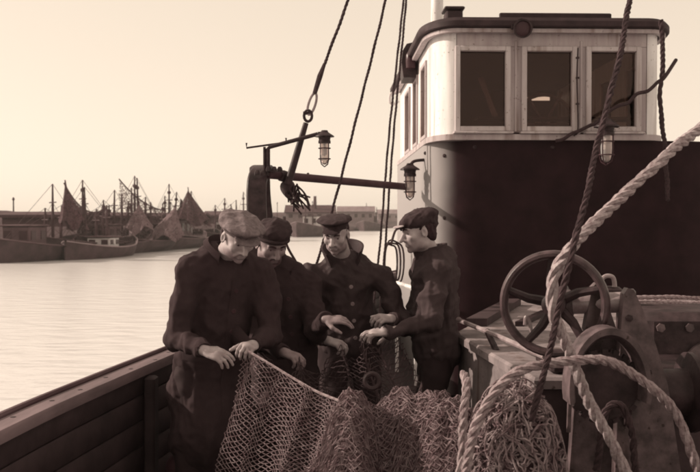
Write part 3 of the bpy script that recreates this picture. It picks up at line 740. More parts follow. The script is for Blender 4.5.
# rope bundle on platform back right
m_ = MB()
for k in range(4):
    y0 = 6.5 + .09 * (k % 3); z0 = PZ + .03 + .05 * (k // 3)
    laid_rope(m_, [Vector((2.08, y0, z0)), Vector((2.3, y0 + .04 * math.sin(k), z0 + .02)), Vector((2.75, y0, z0 + .01)), Vector((3.1, y0 + .05, z0))], .017)
tag(obj('rope_bundle', m_, 'rope_grey', origin=(2.3, 6.2, PZ)), 'grey bundle of rope on the platform at the foot of the casing', 'rope')

# ------------------------------------------------------------------ foreground ropes
m_ = MB()
laid_rope(m_, [at(712, 118, 3.5), at(690, 136, 3.4), at(664, 158, 3.3), at(630, 189, 3.2), at(600, 218, 3.12), at(572, 246, 3.06), at(556, 270, 3.04), at(552.5, 292, 3.04), at(556, 318, 3.05), at(567, 348, 3.08), at(582, 384, 3.1), at(596, 415, 3.12), at(610, 440, 3.14), at(628, 474, 3.16), at(645, 505, 3.2)], .0225)
tag(obj('hawser', m_, 'rope_fibre', origin=tuple(at(582, 384, 3.1))), 'thick pale laid rope slung down in front of the handwheel', 'rope')
m_ = MB(); laid_rope(m_, [at(640, -40, 3.6), at(630, 0, 3.5), at(619, 60, 3.35), at(601, 130, 3.2), at(583, 210, 3.05), at(567, 272, 2.98), at(552, 340, 2.96), at(540, 388, 2.95), at(532, 420, 2.95)], .0125, sides=5)
tag(obj('fall_rope', m_, 'rope_dark', origin=tuple(at(567, 272, 2.98))), 'thin dark rope running from the top edge down past the handwheel', 'rope')
m_ = MB(); laid_rope(m_, [at(462, 492, 2.95), at(470, 446, 2.95), at(480, 418, 2.95), at(497, 389, 2.96), at(520, 371, 2.98), at(548, 363, 3.0), at(580, 360, 3.0), at(608, 362, 3.0), at(634, 374, 3.0), at(658, 393, 3.0), at(682, 425, 3.02), at(700, 480, 3.05)], .0185)
tag(obj('mooring_rope', m_, 'rope_grey', origin=tuple(at(548, 363, 3.0))), 'grey laid rope arching over the net pile at lower right', 'rope')
m_ = MB(); laid_rope(m_, [at(463, 374, 3.25), at(466, 384, 3.18), at(464.5, 412, 3.14), at(462, 445, 3.12), at(458, 490, 3.1)], .0175)
tag(obj('lead_rope', m_, 'rope_grey', origin=tuple(at(464.5, 412, 3.14))), 'short grey rope hanging upright between net and frayed fibre heap', 'rope')
m_ = MB(); m_.tube(spline([at(571, 352, 3.4), at(570, 390, 3.4), at(568.5, 432, 3.4)], 6), .009, 6)
tag(obj('iron_rod', m_, 'worn_iron', origin=tuple(at(570, 390, 3.4))), 'thin upright iron rod under the arching grey rope', 'rod')
m_ = MB(); laid_rope(m_, [at(596, 470, 3.3), at(602, 430, 3.3), at(607, 411, 3.3), at(616, 404, 3.3), at(625, 412, 3.3), at(633, 440, 3.3), at(637, 480, 3.3)], .015)
tag(obj('rope_end', m_, 'rope_dark', origin=tuple(at(616, 404, 3.3))), 'small loop of worn rope below the gear guard', 'rope')
# ------------------------------------------------------------------ people: smooth-union solids turned into one skin
class SDF:
    def __init__(s, lo, hi, h):
        s.h = h; s.lo = np.array(lo, float); s.n = np.ceil((np.array(hi, float) - s.lo) / h).astype(int) + 1
        s.A = np.full(s.n, 9.0, np.float32)
    def region(s, lo, hi):
        a = np.clip(np.floor((np.array(lo) - s.lo) / s.h).astype(int), 0, s.n - 1); b = np.clip(np.ceil((np.array(hi) - s.lo) / s.h).astype(int) + 1, 1, s.n)
        if np.any(b - a < 1): return None
        g = [(s.lo[i] + s.h * np.arange(a[i], b[i])).astype(np.float32).reshape([-1 if j == i else 1 for j in range(3)]) for i in range(3)]
        return (slice(a[0], b[0]), slice(a[1], b[1]), slice(a[2], b[2])), g
    def put(s, sl, d, k, sub=False):
        A = s.A[sl]
        if sub: A = -A
        t = np.clip(.5 + .5 * (A - d) / k, 0, 1); r = A + (d - A) * t - k * t * (1 - t)
        s.A[sl] = -r if sub else r
    def cap(s, a, b, ra, rb, k=.01, sub=False):
        a = np.array(a, float); b = np.array(b, float); pad = max(ra, rb) + k + 2 * s.h
        q = s.region(np.minimum(a, b) - pad, np.maximum(a, b) + pad)
        if q is None: return s
        sl, (x, y, z) = q; D = b - a; L2 = max(D @ D, 1e-9)
        t = np.clip(((x - a[0]) * D[0] + (y - a[1]) * D[1] + (z - a[2]) * D[2]) / L2, 0, 1)
        d = np.sqrt((x - a[0] - t * D[0]) ** 2 + (y - a[1] - t * D[1]) ** 2 + (z - a[2] - t * D[2]) ** 2) - (ra + t * (rb - ra))
        s.put(sl, d, k, sub); return s
    def chain(s, pts, rs, k=.01, sub=False):
        for i in range(len(pts) - 1): s.cap(pts[i], pts[i + 1], rs[i], rs[i + 1], k, sub)
        return s
    def ell(s, c, M, r, k=.01, sub=False):
        """M: 3x3, columns are the axes"""
        c = np.array(c, float); M = np.array(M, float); r = np.array(r, float)
        ext = np.sqrt(((M * r) ** 2).sum(1)) + k + 2 * s.h
        q = s.region(c - ext, c + ext)
        if q is None: return s
        sl, (x, y, z) = q; x = x - c[0]; y = y - c[1]; z = z - c[2]; k0 = 0; k1 = 0
        for i in range(3):
            u = x * M[0, i] + y * M[1, i] + z * M[2, i]; k0 = k0 + (u / r[i]) ** 2; k1 = k1 + (u / r[i] ** 2) ** 2
        k0 = np.sqrt(k0); k1 = np.sqrt(k1) + 1e-6
        s.put(sl, k0 * (k0 - 1) / k1, k, sub); return s
    def half(s, p, n, k=.006):
        """cut away everything on the n side of plane"""
        g = [(s.lo[i] + s.h * np.arange(s.n[i])).astype(np.float32).reshape([-1 if j == i else 1 for j in range(3)]) for i in range(3)]
        d = (g[0] - p[0]) * n[0] + (g[1] - p[1]) * n[1] + (g[2] - p[2]) * n[2]
        s.put((slice(None),) * 3, -d, k, True); return s
    def mesh(s):
        A = s.A; I = A < 0; n = np.array(A.shape)
        cnt = np.zeros(n - 1, np.uint8); off = [(i, j, k) for i in (0, 1) for j in (0, 1) for k in (0, 1)]
        for o in off: cnt += I[o[0]:n[0] - 1 + o[0], o[1]:n[1] - 1 + o[1], o[2]:n[2] - 1 + o[2]]
        act = np.argwhere((cnt > 0) & (cnt < 8)); idx = np.full(n - 1, -1, np.int32); idx[tuple(act.T)] = np.arange(len(act))
        V = np.stack([A[act[:, 0] + o[0], act[:, 1] + o[1], act[:, 2] + o[2]] for o in off], 1)
        O = np.array(off, float); P = np.zeros((len(act), 3)); W_ = np.zeros(len(act))
        for a in range(8):
            for b in range(a + 1, 8):
                if np.abs(O[a] - O[b]).sum() != 1: continue
                m = (V[:, a] < 0) != (V[:, b] < 0); va = V[m, a]; t = va / (va - V[m, b])
                P[m] += O[a] + (O[b] - O[a]) * t[:, None]; W_[m] += 1
        P = s.lo + (act + P / W_[:, None]) * s.h
        Q = []
        for ax in range(3):
            u, v = (ax + 1) % 3, (ax + 2) % 3
            s0 = [slice(None)] * 3; s1 = [slice(None)] * 3; s0[ax] = slice(0, -1); s1[ax] = slice(1, None)
            ch = I[tuple(s0)] != I[tuple(s1)]; e = np.argwhere(ch)
            ok = (e[:, u] > 0) & (e[:, v] > 0) & (e[:, u] < n[u] - 1) & (e[:, v] < n[v] - 1); e = e[ok]
            def cid(du, dv):
                q = e.copy(); q[:, u] -= du; q[:, v] -= dv; return idx[q[:, 0], q[:, 1], q[:, 2]]
            f = np.stack([cid(1, 1), cid(0, 1), cid(0, 0), cid(1, 0)], 1)
            fl = ~I[e[:, 0], e[:, 1], e[:, 2]]; f[fl] = f[fl][:, ::-1]; Q.append(f)
        return P, np.concatenate(Q)

def relax(P, Q, it=1, lam=.5):
    for _ in range(it):
        S_ = np.zeros_like(P); c = np.zeros(len(P))
        for a in range(4):
            b = Q[:, (a + 1) % 4]; x = Q[:, a]
            for d in range(3):
                S_[:, d] += np.bincount(x, P[b, d], len(P)) + np.bincount(b, P[x, d], len(P))
            c += np.bincount(x, minlength=len(P)) + np.bincount(b, minlength=len(P))
        P = P + lam * (S_ / np.maximum(c, 1)[:, None] - P)
    return P

def vnormals(P, Q):
    fn = np.cross(P[Q[:, 2]] - P[Q[:, 0]], P[Q[:, 3]] - P[Q[:, 1]]); N = np.zeros_like(P)
    for a in range(4):
        for d in range(3): N[:, d] += np.bincount(Q[:, a], fn[:, d], len(P))
    return N / (np.linalg.norm(N, axis=1, keepdims=True) + 1e-9)

def wave(P, seed, freqs, ridge=False):
    r_ = np.random.RandomState(seed); o = np.zeros(len(P))
    for f in freqs:
        for _ in range(5):
            d = r_.normal(size=3); d /= np.linalg.norm(d)
            w_ = .5 * np.sin(P @ r_.normal(size=3) * f * .6 + r_.rand() * 6)
            q = np.sin(P @ d * f + r_.rand() * 6.28 + 2 * w_)
            o += (1 - 2 * np.abs(q) if ridge else q) / f
    return o * freqs[0] / 4

def sdf_obj(name, F, m, parent, smooth=1, folds=None):
    P, Q = F.mesh()
    if smooth: P = relax(P, Q, smooth)
    if folds:
        amp, seed, freqs = folds; N = vnormals(P, Q); P = P + N * (amp * (wave(P, seed, freqs, True) + .25))[:, None]
    off = root_off(parent); P = P - np.array(off)
    me = bpy.data.meshes.new(name); me.vertices.add(len(P)); me.vertices.foreach_set('co', P.astype(np.float32).ravel())
    me.loops.add(4 * len(Q)); me.loops.foreach_set('vertex_index', Q.astype(np.int32).ravel())
    me.polygons.add(len(Q)); me.polygons.foreach_set('loop_start', np.arange(0, 4 * len(Q), 4, dtype=np.int32))
    me.update(calc_edges=True); me.polygons.foreach_set('use_smooth', np.ones(len(Q), bool)); me.validate()
    return link(name, me, m, parent)

def V3(p): return np.array([p[0], p[1], p[2]], float)
def frame(fwd, up=(0, 0, 1)):
    f = V3(fwd); f /= np.linalg.norm(f); l = np.cross(V3(up), f); l /= np.linalg.norm(l); u = np.cross(f, l)
    return np.stack([l, f, u], 1)          # columns: person's left, forward, up

def hand(F, wrist, dirn, palm, side, curl=(.35, .5, .4), spread=.12, s=1.0):
    """palm and five jointed fingers; dirn: wrist to knuckles, palm: palm facing direction, side: +1 thumb on dirn x palm side"""
    d = V3(dirn); d /= np.linalg.norm(d); p = V3(palm); p = p - d * (p @ d); p /= np.linalg.norm(p); t = np.cross(d, p) * side
    w_ = V3(wrist); M = np.stack([t, d, p], 1)
    F.cap(w_ - d * .004, w_ + d * .02, .025 * s, .027 * s, .01)
    F.ell(w_ + d * .05 * s, M, (.040 * s, .052 * s, .017 * s), .012)
    F.ell(w_ + d * .075 * s, M, (.041 * s, .024 * s, .014 * s), .01)
    for j, (o, L) in enumerate(((.030, .074), (.010, .082), (-.011, .077), (-.030, .060))):
        b = w_ + d * (.09 - .004 * abs(j - 1)) * s + t * o * s; dd = d + t * (o * spread * 14); dd /= np.linalg.norm(dd)
        a = 0.0; q = b - d * .02 * s; pts = [q, b]
        cj = curl[0] + .08 * j
        for seg, fr in enumerate((.46, .30, .24)):
            a += (cj, curl[1] + .06 * j, curl[2])[seg]
            pts.append(pts[-1] + (dd * math.cos(a) + p * math.sin(a)) * L * fr * s)
        F.chain(pts, [.0098 * s, .0098 * s, .0088 * s, .008 * s, .0072 * s], .003)
    b = w_ + d * .022 * s + t * .026 * s + p * .006
    d1 = t * .75 + d * .62 + p * .35; d1 /= np.linalg.norm(d1); d2 = t * .32 + d * .85 + p * .42; d2 /= np.linalg.norm(d2)
    F.chain([b, b + d1 * .04 * s, b + d1 * .04 * s + d2 * .03 * s, b + d1 * .04 * s + d2 * .055 * s], [.015 * s, .012 * s, .0105 * s, .009 * s], .006)

def head(F, c, M, s=1.0, nose=1.0, jaw=1.0):
    def g(x, y, z): return c + M @ (np.array([x, y, z]) * s)
    def e(x, y, z, rx, ry, rz, k=.014, sub=False): F.ell(g(x, y, z), M, (rx * s, ry * s, rz * s), k * s, sub)
    e(0, -.012, .035, .077, .097, .085); e(0, .03, -.025, .062, .060, .085, .02); e(0, .034, -.080, .050 * jaw, .046, .036, .02)
    e(0, .070, -.103, .020, .017, .016, .015)
    for q in (-1, 1):
        e(q * .044, .060, -.024, .022, .022, .020, .016)
        e(q * .050, .012, -.075, .014, .028, .022, .02)
        e(q * .079, -.006, -.008, .010, .019, .031, .006); e(q * .084, .002, -.006, .006, .010, .017, .004, True)
        e(q * .031, .098, -.001, .017, .020, .011, .010, True)
        F.cap(g(q * .017, .081, .006), g(q * .045, .072, .005), .0065 * s, .005 * s, .005 * s)
        F.cap(g(q * .018, .080, -.011), g(q * .043, .072, -.009), .005 * s, .004 * s, .005 * s)
        e(q * .013, .097, -.040, .009, .010, .008, .006)
        F.cap(g(q * .008, .090, .021), g(q * .046, .078, .021), .010 * s, .008 * s, .01 * s)
        F.cap(g(q * .020, .088, -.047), g(q * .033, .076, -.07), .006 * s, .004 * s, .012 * s)
    F.chain([g(0, .084, .016), g(0, .098, -.012), g(0, .098 + .015 * nose, -.037)], [.008 * s, .0105 * s, .0135 * s], .007 * s)
    F.cap(g(-.019, .083, -.063), g(.019, .083, -.063), .006 * s, .006 * s, .007 * s); F.cap(g(0, .090, -.062), g(0, .090, -.062), .006 * s, .006 * s, .007 * s)
    F.cap(g(-.016, .084, -.075), g(.016, .084, -.075), .007 * s, .007 * s, .007 * s)
    F.cap(g(-.024, .094, -.069), g(.024, .094, -.069), .003 * s, .003 * s, .003 * s, True)

def person(label, base, pel, neck, shL, shR, elL, elR, wrL, wrR, hc, hf, handL, handR, cap, coat, skin, style, hs=1.02, tilt=(0, 0, 1), nose=1.0, jaw=1.0, seed=1):
    root = thing('person', label, 'person', (base[0], base[1], 0), 'four fishermen mending the net')
    pel, neck, shL, shR, elL, elR, wrL, wrR, hc = [V3(p) for p in (pel, neck, shL, shR, elL, elR, wrL, wrR, hc)]
    up = neck - pel; up /= np.linalg.norm(up); lat = shL - shR; lat -= up * (lat @ up); lat /= np.linalg.norm(lat); fw = np.cross(lat, up); fw = -fw if fw @ V3(hf) < 0 and abs(fw @ V3(hf)) > .0 else fw
    T = np.stack([lat, fw, up], 1); Mh = frame(hf, tilt); tl = np.linalg.norm(neck - pel)
    flat = np.array([fw[0], fw[1], 0]); flat /= np.linalg.norm(flat); lt = np.array([lat[0], lat[1], 0]); lt /= np.linalg.norm(lt)
    legs = []
    for q in (1, -1):
        hip = pel + lt * .095 * q - np.array([0, 0, .03]); an = np.array([base[0], base[1], .09]) + lt * .13 * q; kn = (hip + an) / 2 + flat * .05; legs.append((hip, kn, an))
    allp = np.array([pel, neck, shL, shR, elL, elR, wrL, wrR, hc] + [x for L_ in legs for x in L_])
    lo = allp.min(0) - .24; hi = allp.max(0) + .24; lo[2] = 0
    # --- body
    F = SDF(lo, hi, .0042)
    head(F, hc, Mh, hs, nose, jaw)
    F.cap(hc + Mh @ np.array([0, -.025, -.06]), neck - up * .02, .055, .058, .03)
    F.ell(pel + up * tl * .68, T, (.12, .08, .17), .04); F.ell(pel + up * tl * .3, T, (.11, .075, .2), .04); F.ell(pel, T, (.12, .08, .11), .04)
    for sh, el, wr, hd in ((shL, elL, wrL, handL), (shR, elR, wrR, handR)):
        F.cap(neck - up * .06, sh, .034, .034, .03); F.chain([sh, el, wr], [.034, .028, .023], .015); hand(F, wr, *hd)
    for h_, k_, a_ in legs: F.chain([h_, k_, a_], [.075, .052, .036], .02); F.cap(a_ - np.array([0, 0, .05]), a_ - np.array([0, 0, .055]) + flat * .15, .035, .03, .02)
    bo = sdf_obj('body', F, skin, root, 2)
    co = np.empty(len(bo.data.vertices) * 3, np.float32); bo.data.vertices.foreach_get('co', co); co = co.reshape(-1, 3) + np.array(root.location)
    q = (co - hc) @ Mh / hs; st = lambda x, a, b: np.clip((x - a) / (b - a), 0, 1)
    jawm = st(-q[:, 2], .040, .062) * st(q[:, 1], -.02, .02) * (np.abs(q).max(1) < .14) * (1 - st(-q[:, 2], .118, .135)); lips = (np.abs(q[:, 0]) < .022) & (np.abs(q[:, 2] + .069) < .012) & (q[:, 1] > .07)
    jawm[lips] *= .35; ns = .5 + .5 * np.sin(co @ np.array([70, 50, 60.])) * np.sin(co @ np.array([-40, 90, 35.]))
    grime = np.maximum(*[np.clip(1 - np.linalg.norm(co - (w_ + V3(h_[0]) / np.linalg.norm(V3(h_[0])) * .12), axis=1) / .09, 0, 1) for w_, h_ in ((wrL, handL), (wrR, handR))])
    at_ = bo.data.attributes.new('beard', 'FLOAT', 'POINT'); at_.data.foreach_set('value', np.clip(jawm * style.get('beard', .7) * (.75 + .35 * ns) + grime * .6 * ns, 0, 1).astype(np.float32))
    # --- jacket
    fat = style.get('fat', 1.0)
    F = SDF(lo, hi, .0075)
    F.ell(pel + up * tl * .74, T, (.185 * fat, .130 * fat, .20), .06); F.ell(pel + up * tl * .36, T, (.175 * fat, .135 * fat, .2), .06); F.ell(pel + up * .0, T, (.185 * fat, .145 * fat, .17), .06)
    if style.get('long'): F.ell(pel - up * .2, T, (.20 * fat, .16 * fat, .22), .05); F.ell(pel - np.array([0, 0, .38]), T, (.215 * fat, .18 * fat, .26), .05)
    if style.get('hunch'): F.ell(pel + up * tl * .85 - fw * .05, T, (.17, .10, .14), .06)
    for sh, el, wr in ((shL, elL, wrL), (shR, elR, wrR)):
        F.cap(neck - up * .04, sh, .072, .074, .05)
        aw = (wr - el) / np.linalg.norm(wr - el)
        F.chain([sh, (sh + el) / 2, el], [.074 * fat, .066 * fat, .060 * fat], .03); F.chain([el, (el + wr) / 2, wr - aw * .004], [.060, .053, .045], .02)
        F.cap(wr - aw * .045, wr - aw * .012, .047, .048, .006); F.cap(wr + aw * .068, wr + aw * .076, .060, .062, .004, True)
    F.cap(neck + up * .01, neck + up * .06, .045, .044, .008, True)
    jk = sdf_obj('jacket', F, coat, root, 1, (style.get('folds', .015), seed, (15., 29., 55.)))
    # collar: two raised leaves round the neck
    ch = style.get('collar', .06); m_ = MB(); L = []
    n_ = 30; gap = style.get('gap', .55)
    for k in range(n_ + 1):
        a = -math.pi + gap + (2 * math.pi - 2 * gap) * k / n_          # 0 = back of the neck
        edge = abs(a) / (math.pi - gap); fl = style.get('flare', .03) * (0.3 + edge ** 2)
        rdir = lat * math.sin(a) - fw * math.cos(a)
        b0 = neck + up * (.002 - .075 * edge ** 2 * style.get('drop', 1)) + lat * math.sin(a) * .082 - fw * math.cos(a) * (.078 + .02 * edge)
        hgt = ch * (1 - .25 * edge * style.get('point', 0))
        t0 = b0 + up * hgt + rdir * fl; t1 = t0 + rdir * (.012 + style.get('turn', .0)) - up * style.get('fold', 0)
        L.append([b0 - up * .03 + rdir * .002, b0 + up * hgt * .5 + rdir * (fl * .4 - .004), t0, t1, b0 + up * hgt * .45 + rdir * (fl * .5 + .014 + style.get('turn', 0) * .6), b0 - up * .03 + rdir * .018])
    m_.band(L); m_.f.append(tuple(range(6))); m_.f.append(tuple(m_.n - 1 - k for k in range(6)))
    obj('collar', m_, coat, jk)
    if style.get('scarf'):
        F = SDF(neck - .2, neck + .2, .006)
        F.ell(neck + up * .02 + fw * .02, T, (.068, .066, .05), .02); sdf_obj('neckerchief', F, style['scarf'], root, 1, (.01, seed + 9, (40., 80.)))
    tree = BVHTree.FromPolygons([v.co[:] for v in jk.data.vertices], [p.vertices[:] for p in jk.data.polygons]); ro_ = V3(root.location)
    def on(x, u, lift=.004):
        o = pel + up * u + lat * x; h_ = tree.ray_cast(Vector(o + fw * .5 - ro_), Vector(-fw), .7)
        return (V3(h_[0]) + ro_ if h_[0] is not None else o + fw * .12) + fw * lift
    def patch(name, x0, x1, u0, u1, nx, nu_, th=.005):
        m_ = MB(); G = [[on(x0 + (x1 - x0) * i / nx, u0 + (u1 - u0) * j / nu_, th if 0 < i < nx and 0 < j < nu_ else th * .6) for j in range(nu_ + 1)] for i in range(nx + 1)]; m_.grid(G)
        e_ = [g_[0] for g_ in G] + G[-1][1:] + [g_[-1] for g_ in G[::-1]][1:] + G[0][::-1][1:-1]
        m_.band([[p for p in e_], [p - fw * .02 for p in e_]]); return obj(name, m_, coat, jk)
    if style.get('placket'):
        patch('placket', .0, .055, -.24 if style.get('long') else -.10, tl - .10, 4, 30, .006)
        for q in (-1, 1):
            patch('pocket_flap', q * .125 - .062, q * .125 + .062, .015, .065, 6, 4, .008)
        for k in range(style.get('buttons', 0)):
            m_ = MB(); m_.lathe([(0, 0), (.012, 0), (.013, .004), (.010, .006), (0, .005)], on(.028, tl - .16 - .105 * k, .005), fw, 10); obj('button', m_, style.get('btn', 'boot'), jk)
    # --- trousers and boots
    F = SDF(lo, hi, .011); F.ell(pel - np.array([0, 0, .05]), T, (.17, .13, .15), .05)
    for h_, k_, a_ in legs: F.chain([h_, k_, a_], [.105, .085, .075], .03)
    sdf_obj('trousers', F, style.get('trousers', 'trouser'), root, 1, (.014, seed + 3, (14., 30.)))
    for h_, k_, a_ in legs:
        F = SDF(a_ - .25, a_ + np.array([.25, .25, .34]), .011)
        F.chain([a_ + np.array([0, 0, .26]), a_], [.088, .062], .02); F.cap(a_ - np.array([0, 0, .045]), a_ - np.array([0, 0, .05]) + flat * .17, .046, .042, .03); F.half((0, 0, .006), (0, 0, -1))
        sdf_obj('boot', F, 'boot', root, 1)
    # --- hair, brows, eyes
    def g(x, y, z): return hc + Mh @ (np.array([x, y, z]) * hs)
    F = SDF(hc - .16, hc + .16, .005)
    F.ell(g(0, -.022, .030), Mh, np.array([.081, .094, .090]) * hs, .01); F.ell(g(0, -.055, -.03), Mh, np.array([.066, .05, .05]) * hs, .02)
    F.ell(g(0, .115, -.03), Mh, np.array([.12, .115, .085]) * hs, .01, True)
    for q in (-1, 1): F.ell(g(q * .085, -.006, -.008), Mh, np.array([.02, .022, .034]) * hs, .006, True)
    sdf_obj('hair', F, 'hair', root, 1, (.004, seed + 5, (90., 200.)))
    for q in (-1, 1):
        m_ = MB(); m_.tube([g(q * .014, .100, .020), g(q * .030, .098, .026), g(q * .048, .083, .021)], [.004, .005, .003], 6); obj('eyebrow', m_, 'hair', root)
        m_ = MB(); cc = Vector(g(q * .031, .0725, -.003)); m_.lathe([(.0095 * math.sin(t_), -.0095 * math.cos(t_)) for t_ in [math.pi * i / 8 for i in range(9)]], cc, Vector(Mh[:, 1]), 12); obj('eye', m_, 'eye', root)
    # --- cap
    cap(root, g, Mh, hs)
    return root

def flat_cap(root, g, M, s):
    F = SDF(g(0, 0, .08) - .24, g(0, 0, .08) + .24, .0055)
    A = M @ np.array(Matrix.Rotation(R(8), 3, 'X'))
    F.ell(g(0, .005, .068), A, np.array([.112, .137, .044]) * s, .02); F.ell(g(0, -.035, .082), A, np.array([.100, .098, .040]) * s, .03)
    F.ell(g(0, -.008, .035), A, np.array([.086, .104, .045]) * s, .02)
    F.ell(g(0, -.004, -.015), A, np.array([.10, .125, .045]) * s, .006, True)
    c = sdf_obj('cap', F, 'cap_tweed', root, 2, (.010, 4, (28., 60.)))
    F = SDF(g(0, .1, .04) - .14, g(0, .1, .04) + .14, .005); F.ell(g(0, .098, .038), M @ np.array(Matrix.Rotation(R(-12), 3, 'X')), np.array([.074, .052, .009]) * s, .01)
    sdf_obj('peak', F, 'cap_tweed', c, 1)
def knit_cap(root, g, M, s):
    F = SDF(g(0, 0, .08) - .2, g(0, 0, .08) + .2, .0055)
    A = M @ np.array(Matrix.Rotation(R(10), 3, 'X'))
    F.ell(g(0, -.008, .060), A, np.array([.096, .114, .066]) * s, .02); F.ell(g(.03, -.02, .088), A, np.array([.075, .08, .048]) * s, .03)
    F.ell(g(0, -.004, -.02), A, np.array([.115, .135, .052]) * s, .006, True)
    c = sdf_obj('cap', F, 'cap_dark', root, 1, (.008, 8, (35., 70.)))
    m_ = MB(); m_.tube([g(.088 * math.sin(a), -.006 + .108 * math.cos(a), .036 + .014 * math.cos(a)) for a in [2 * math.pi * k / 30 for k in range(30)]], .011, 8, closed=True); obj('band', m_, 'cap_dark', c)
def disc_cap(root, g, M, s):
    F = SDF(g(0, 0, .09) - .22, g(0, 0, .09) + .22, .0055)
    F.ell(g(0, .006, .098), M @ np.array(Matrix.Rotation(R(4), 3, 'X')), np.array([.117, .124, .026]) * s, .012); F.ell(g(0, -.006, .060), M, np.array([.084, .104, .048]) * s, .02)
    F.ell(g(0, -.006, -.01), M, np.array([.11, .13, .05]) * s, .005, True)
    c = sdf_obj('cap', F, 'cap_dark', root, 1, (.005, 3, (30., 70.)))
    F = SDF(g(0, .1, .05) - .13, g(0, .1, .05) + .13, .0045); F.ell(g(0, .102, .050), M @ np.array(Matrix.Rotation(R(-28), 3, 'X')), np.array([.062, .030, .006]) * s, .01)
    sdf_obj('peak', F, 'cap_dark', c, 1)
def soft_cap(root, g, M, s):
    F = SDF(g(0, 0, .08) - .22, g(0, 0, .08) + .22, .0055)
    A = M @ np.array(Matrix.Rotation(R(-6), 3, 'X'))
    F.ell(g(0, -.008, .062), A, np.array([.092, .118, .056]) * s, .02); F.ell(g(0, -.030, .080), A, np.array([.095, .100, .050]) * s, .03); F.ell(g(0, -.075, .03), A, np.array([.07, .045, .05]) * s, .03)
    F.ell(g(0, .02, -.02), A, np.array([.115, .125, .052]) * s, .006, True)
    c = sdf_obj('cap', F, 'cap_dark', root, 2, (.010, 6, (30., 65.)))
    F = SDF(g(0, .12, .05) - .14, g(0, .12, .05) + .14, .0045); F.ell(g(0, .118, .046), M @ np.array(Matrix.Rotation(R(-4), 3, 'X')), np.array([.060, .030, .0065]) * s, .01)
    sdf_obj('peak', F, 'cap_brim', c, 1)

person('fisherman in pale flat tweed cap and black coat nearest the water', at(206, 500, 4.5)[:2],
       at(213, 357, 4.45), at(225, 254, 4.38), at(261, 273, 4.45), at(191, 271, 4.27), at(272, 335, 4.40), at(177, 338, 4.22), at(254, 345, 4.14), at(203, 350, 4.02),
       at(238, 236.5, 4.22), (.50, -.72, -.52),
       ((-.25, -.9, .05), (-.3, .1, -1), -1, (.7, .9, .6)), ((1, -.25, -.25), (.1, .55, -1), 1, (.25, .45, .3), .2),
       flat_cap, 'coat_black', 'skin', dict(long=True, hunch=True, fat=1.10, collar=.085, gap=.6, flare=.02, drop=.9, fold=.02, turn=.012, placket=True, buttons=4), seed=11, jaw=1.05, hs=.97)
person('fisherman in dark knitted cap standing behind the tweed capped man', at(282, 500, 5.0)[:2],
       at(284, 346, 5.0), at(276, 267, 4.9), at(308, 284, 4.95), at(248, 284, 4.85), at(316, 333, 4.82), at(250, 338, 4.75), at(325, 320, 4.62), at(283, 352, 4.52),
       at(271, 243, 4.78), (.42, -.75, -.42),
       ((1, -.15, .05), (.1, .4, -1), -1, (.25, .4, .3)), ((.8, -.5, -.2), (0, .2, -1), 1, (.5, .7, .5)),
       knit_cap, 'coat_navy', 'skin_tan', dict(long=True, fat=1.02, collar=.05, gap=.6, flare=.02, drop=.8, placket=True, buttons=4, beard=.95), seed=23)
person('fisherman facing us in dark flat topped cap with raised jacket collar', at(350, 500, 5.35)[:2],
       at(350, 342, 5.34), at(343, 258, 5.28), at(382, 277, 5.28), at(312, 277, 5.25), at(404, 326, 5.16), at(304, 327, 5.12), at(393, 319, 4.96), at(326, 340, 4.9),
       at(336, 234, 5.13), (-.22, -.85, -.30),
       ((-.8, -.6, .15), (-.2, .5, -1), -1, (.5, .7, .5)), ((.9, -.4, -.2), (.2, .2, -1), 1, (.5, .7, .5)),
       disc_cap, 'coat_oilskin', 'skin', dict(fat=1.06, collar=.105, gap=.75, flare=.05, drop=.9, point=-.3, placket=True, buttons=4, btn='brass', folds=.019), seed=31, hs=.95)
person('fisherman in profile with pale peaked cap and faded smock beside the casing', at(436, 500, 5.2)[:2],
       at(437, 345, 5.18), at(432, 254, 5.16), at(436, 274, 4.98), at(431, 275, 5.36), at(431, 322, 4.80), at(410, 326, 5.32), at(388, 332, 4.66), at(388, 330, 5.06),
       at(418.5, 231, 5.08), (-.93, -.28, -.17),
       ((-1, -.15, -.03), (.05, .25, -1), -1, (.2, .4, .35), .16), ((-.9, -.3, -.1), (0, .3, -1), 1, (.5, .6, .5)),
       soft_cap, 'coat_denim', 'skin', dict(fat=1.12, collar=.06, gap=.5, flare=.015, drop=.5, scarf='cap_dark', hunch=True, folds=.02, beard=.45), seed=47, nose=1.25)
# ------------------------------------------------------------------ fishing net: held sheet, second sheet, piled heap
def net_strings(mb, fn, nu, nv, r, jit=.0, seed=1, skip=0.0, knots=True):
    """diamond mesh of knotted twine over surface fn(u,v)"""
    g_ = random.Random(seed); P = {}
    for i in range(nu + 1):
        for j in range(nv + 1):
            if (i + j) % 2 == 0:
                p = Vector(fn(i / nu, j / nv)); P[i, j] = p + Vector((g_.uniform(-jit, jit), g_.uniform(-jit, jit), g_.uniform(-jit, jit) * .6))
    for (i, j), p in P.items():
        for q in ((i + 1, j + 1), (i - 1, j + 1)):
            if q in P and g_.random() >= skip:
                b = P[q]; m = (p + b) / 2 + Vector((0, 0, -.12 * (b - p).length * g_.random()))
                mb.tube([p, m, b], r * g_.uniform(.85, 1.15), 4, cap=False)
        if knots: mb.lathe([(0, -r * 1.5), (r * 1.7, -r * .6), (r * 1.7, r * .6), (0, r * 1.5)], p, (g_.random(), g_.random(), 1), 4)
    return mb
def edge(pts):
    S_ = spline([at(*p) for p in pts], 20)
    def f(u):
        t = u * (len(S_) - 1); i = min(int(t), len(S_) - 2); return S_[i].lerp(S_[i + 1], t - i)
    return f
hx, hy0 = .35, 3.5
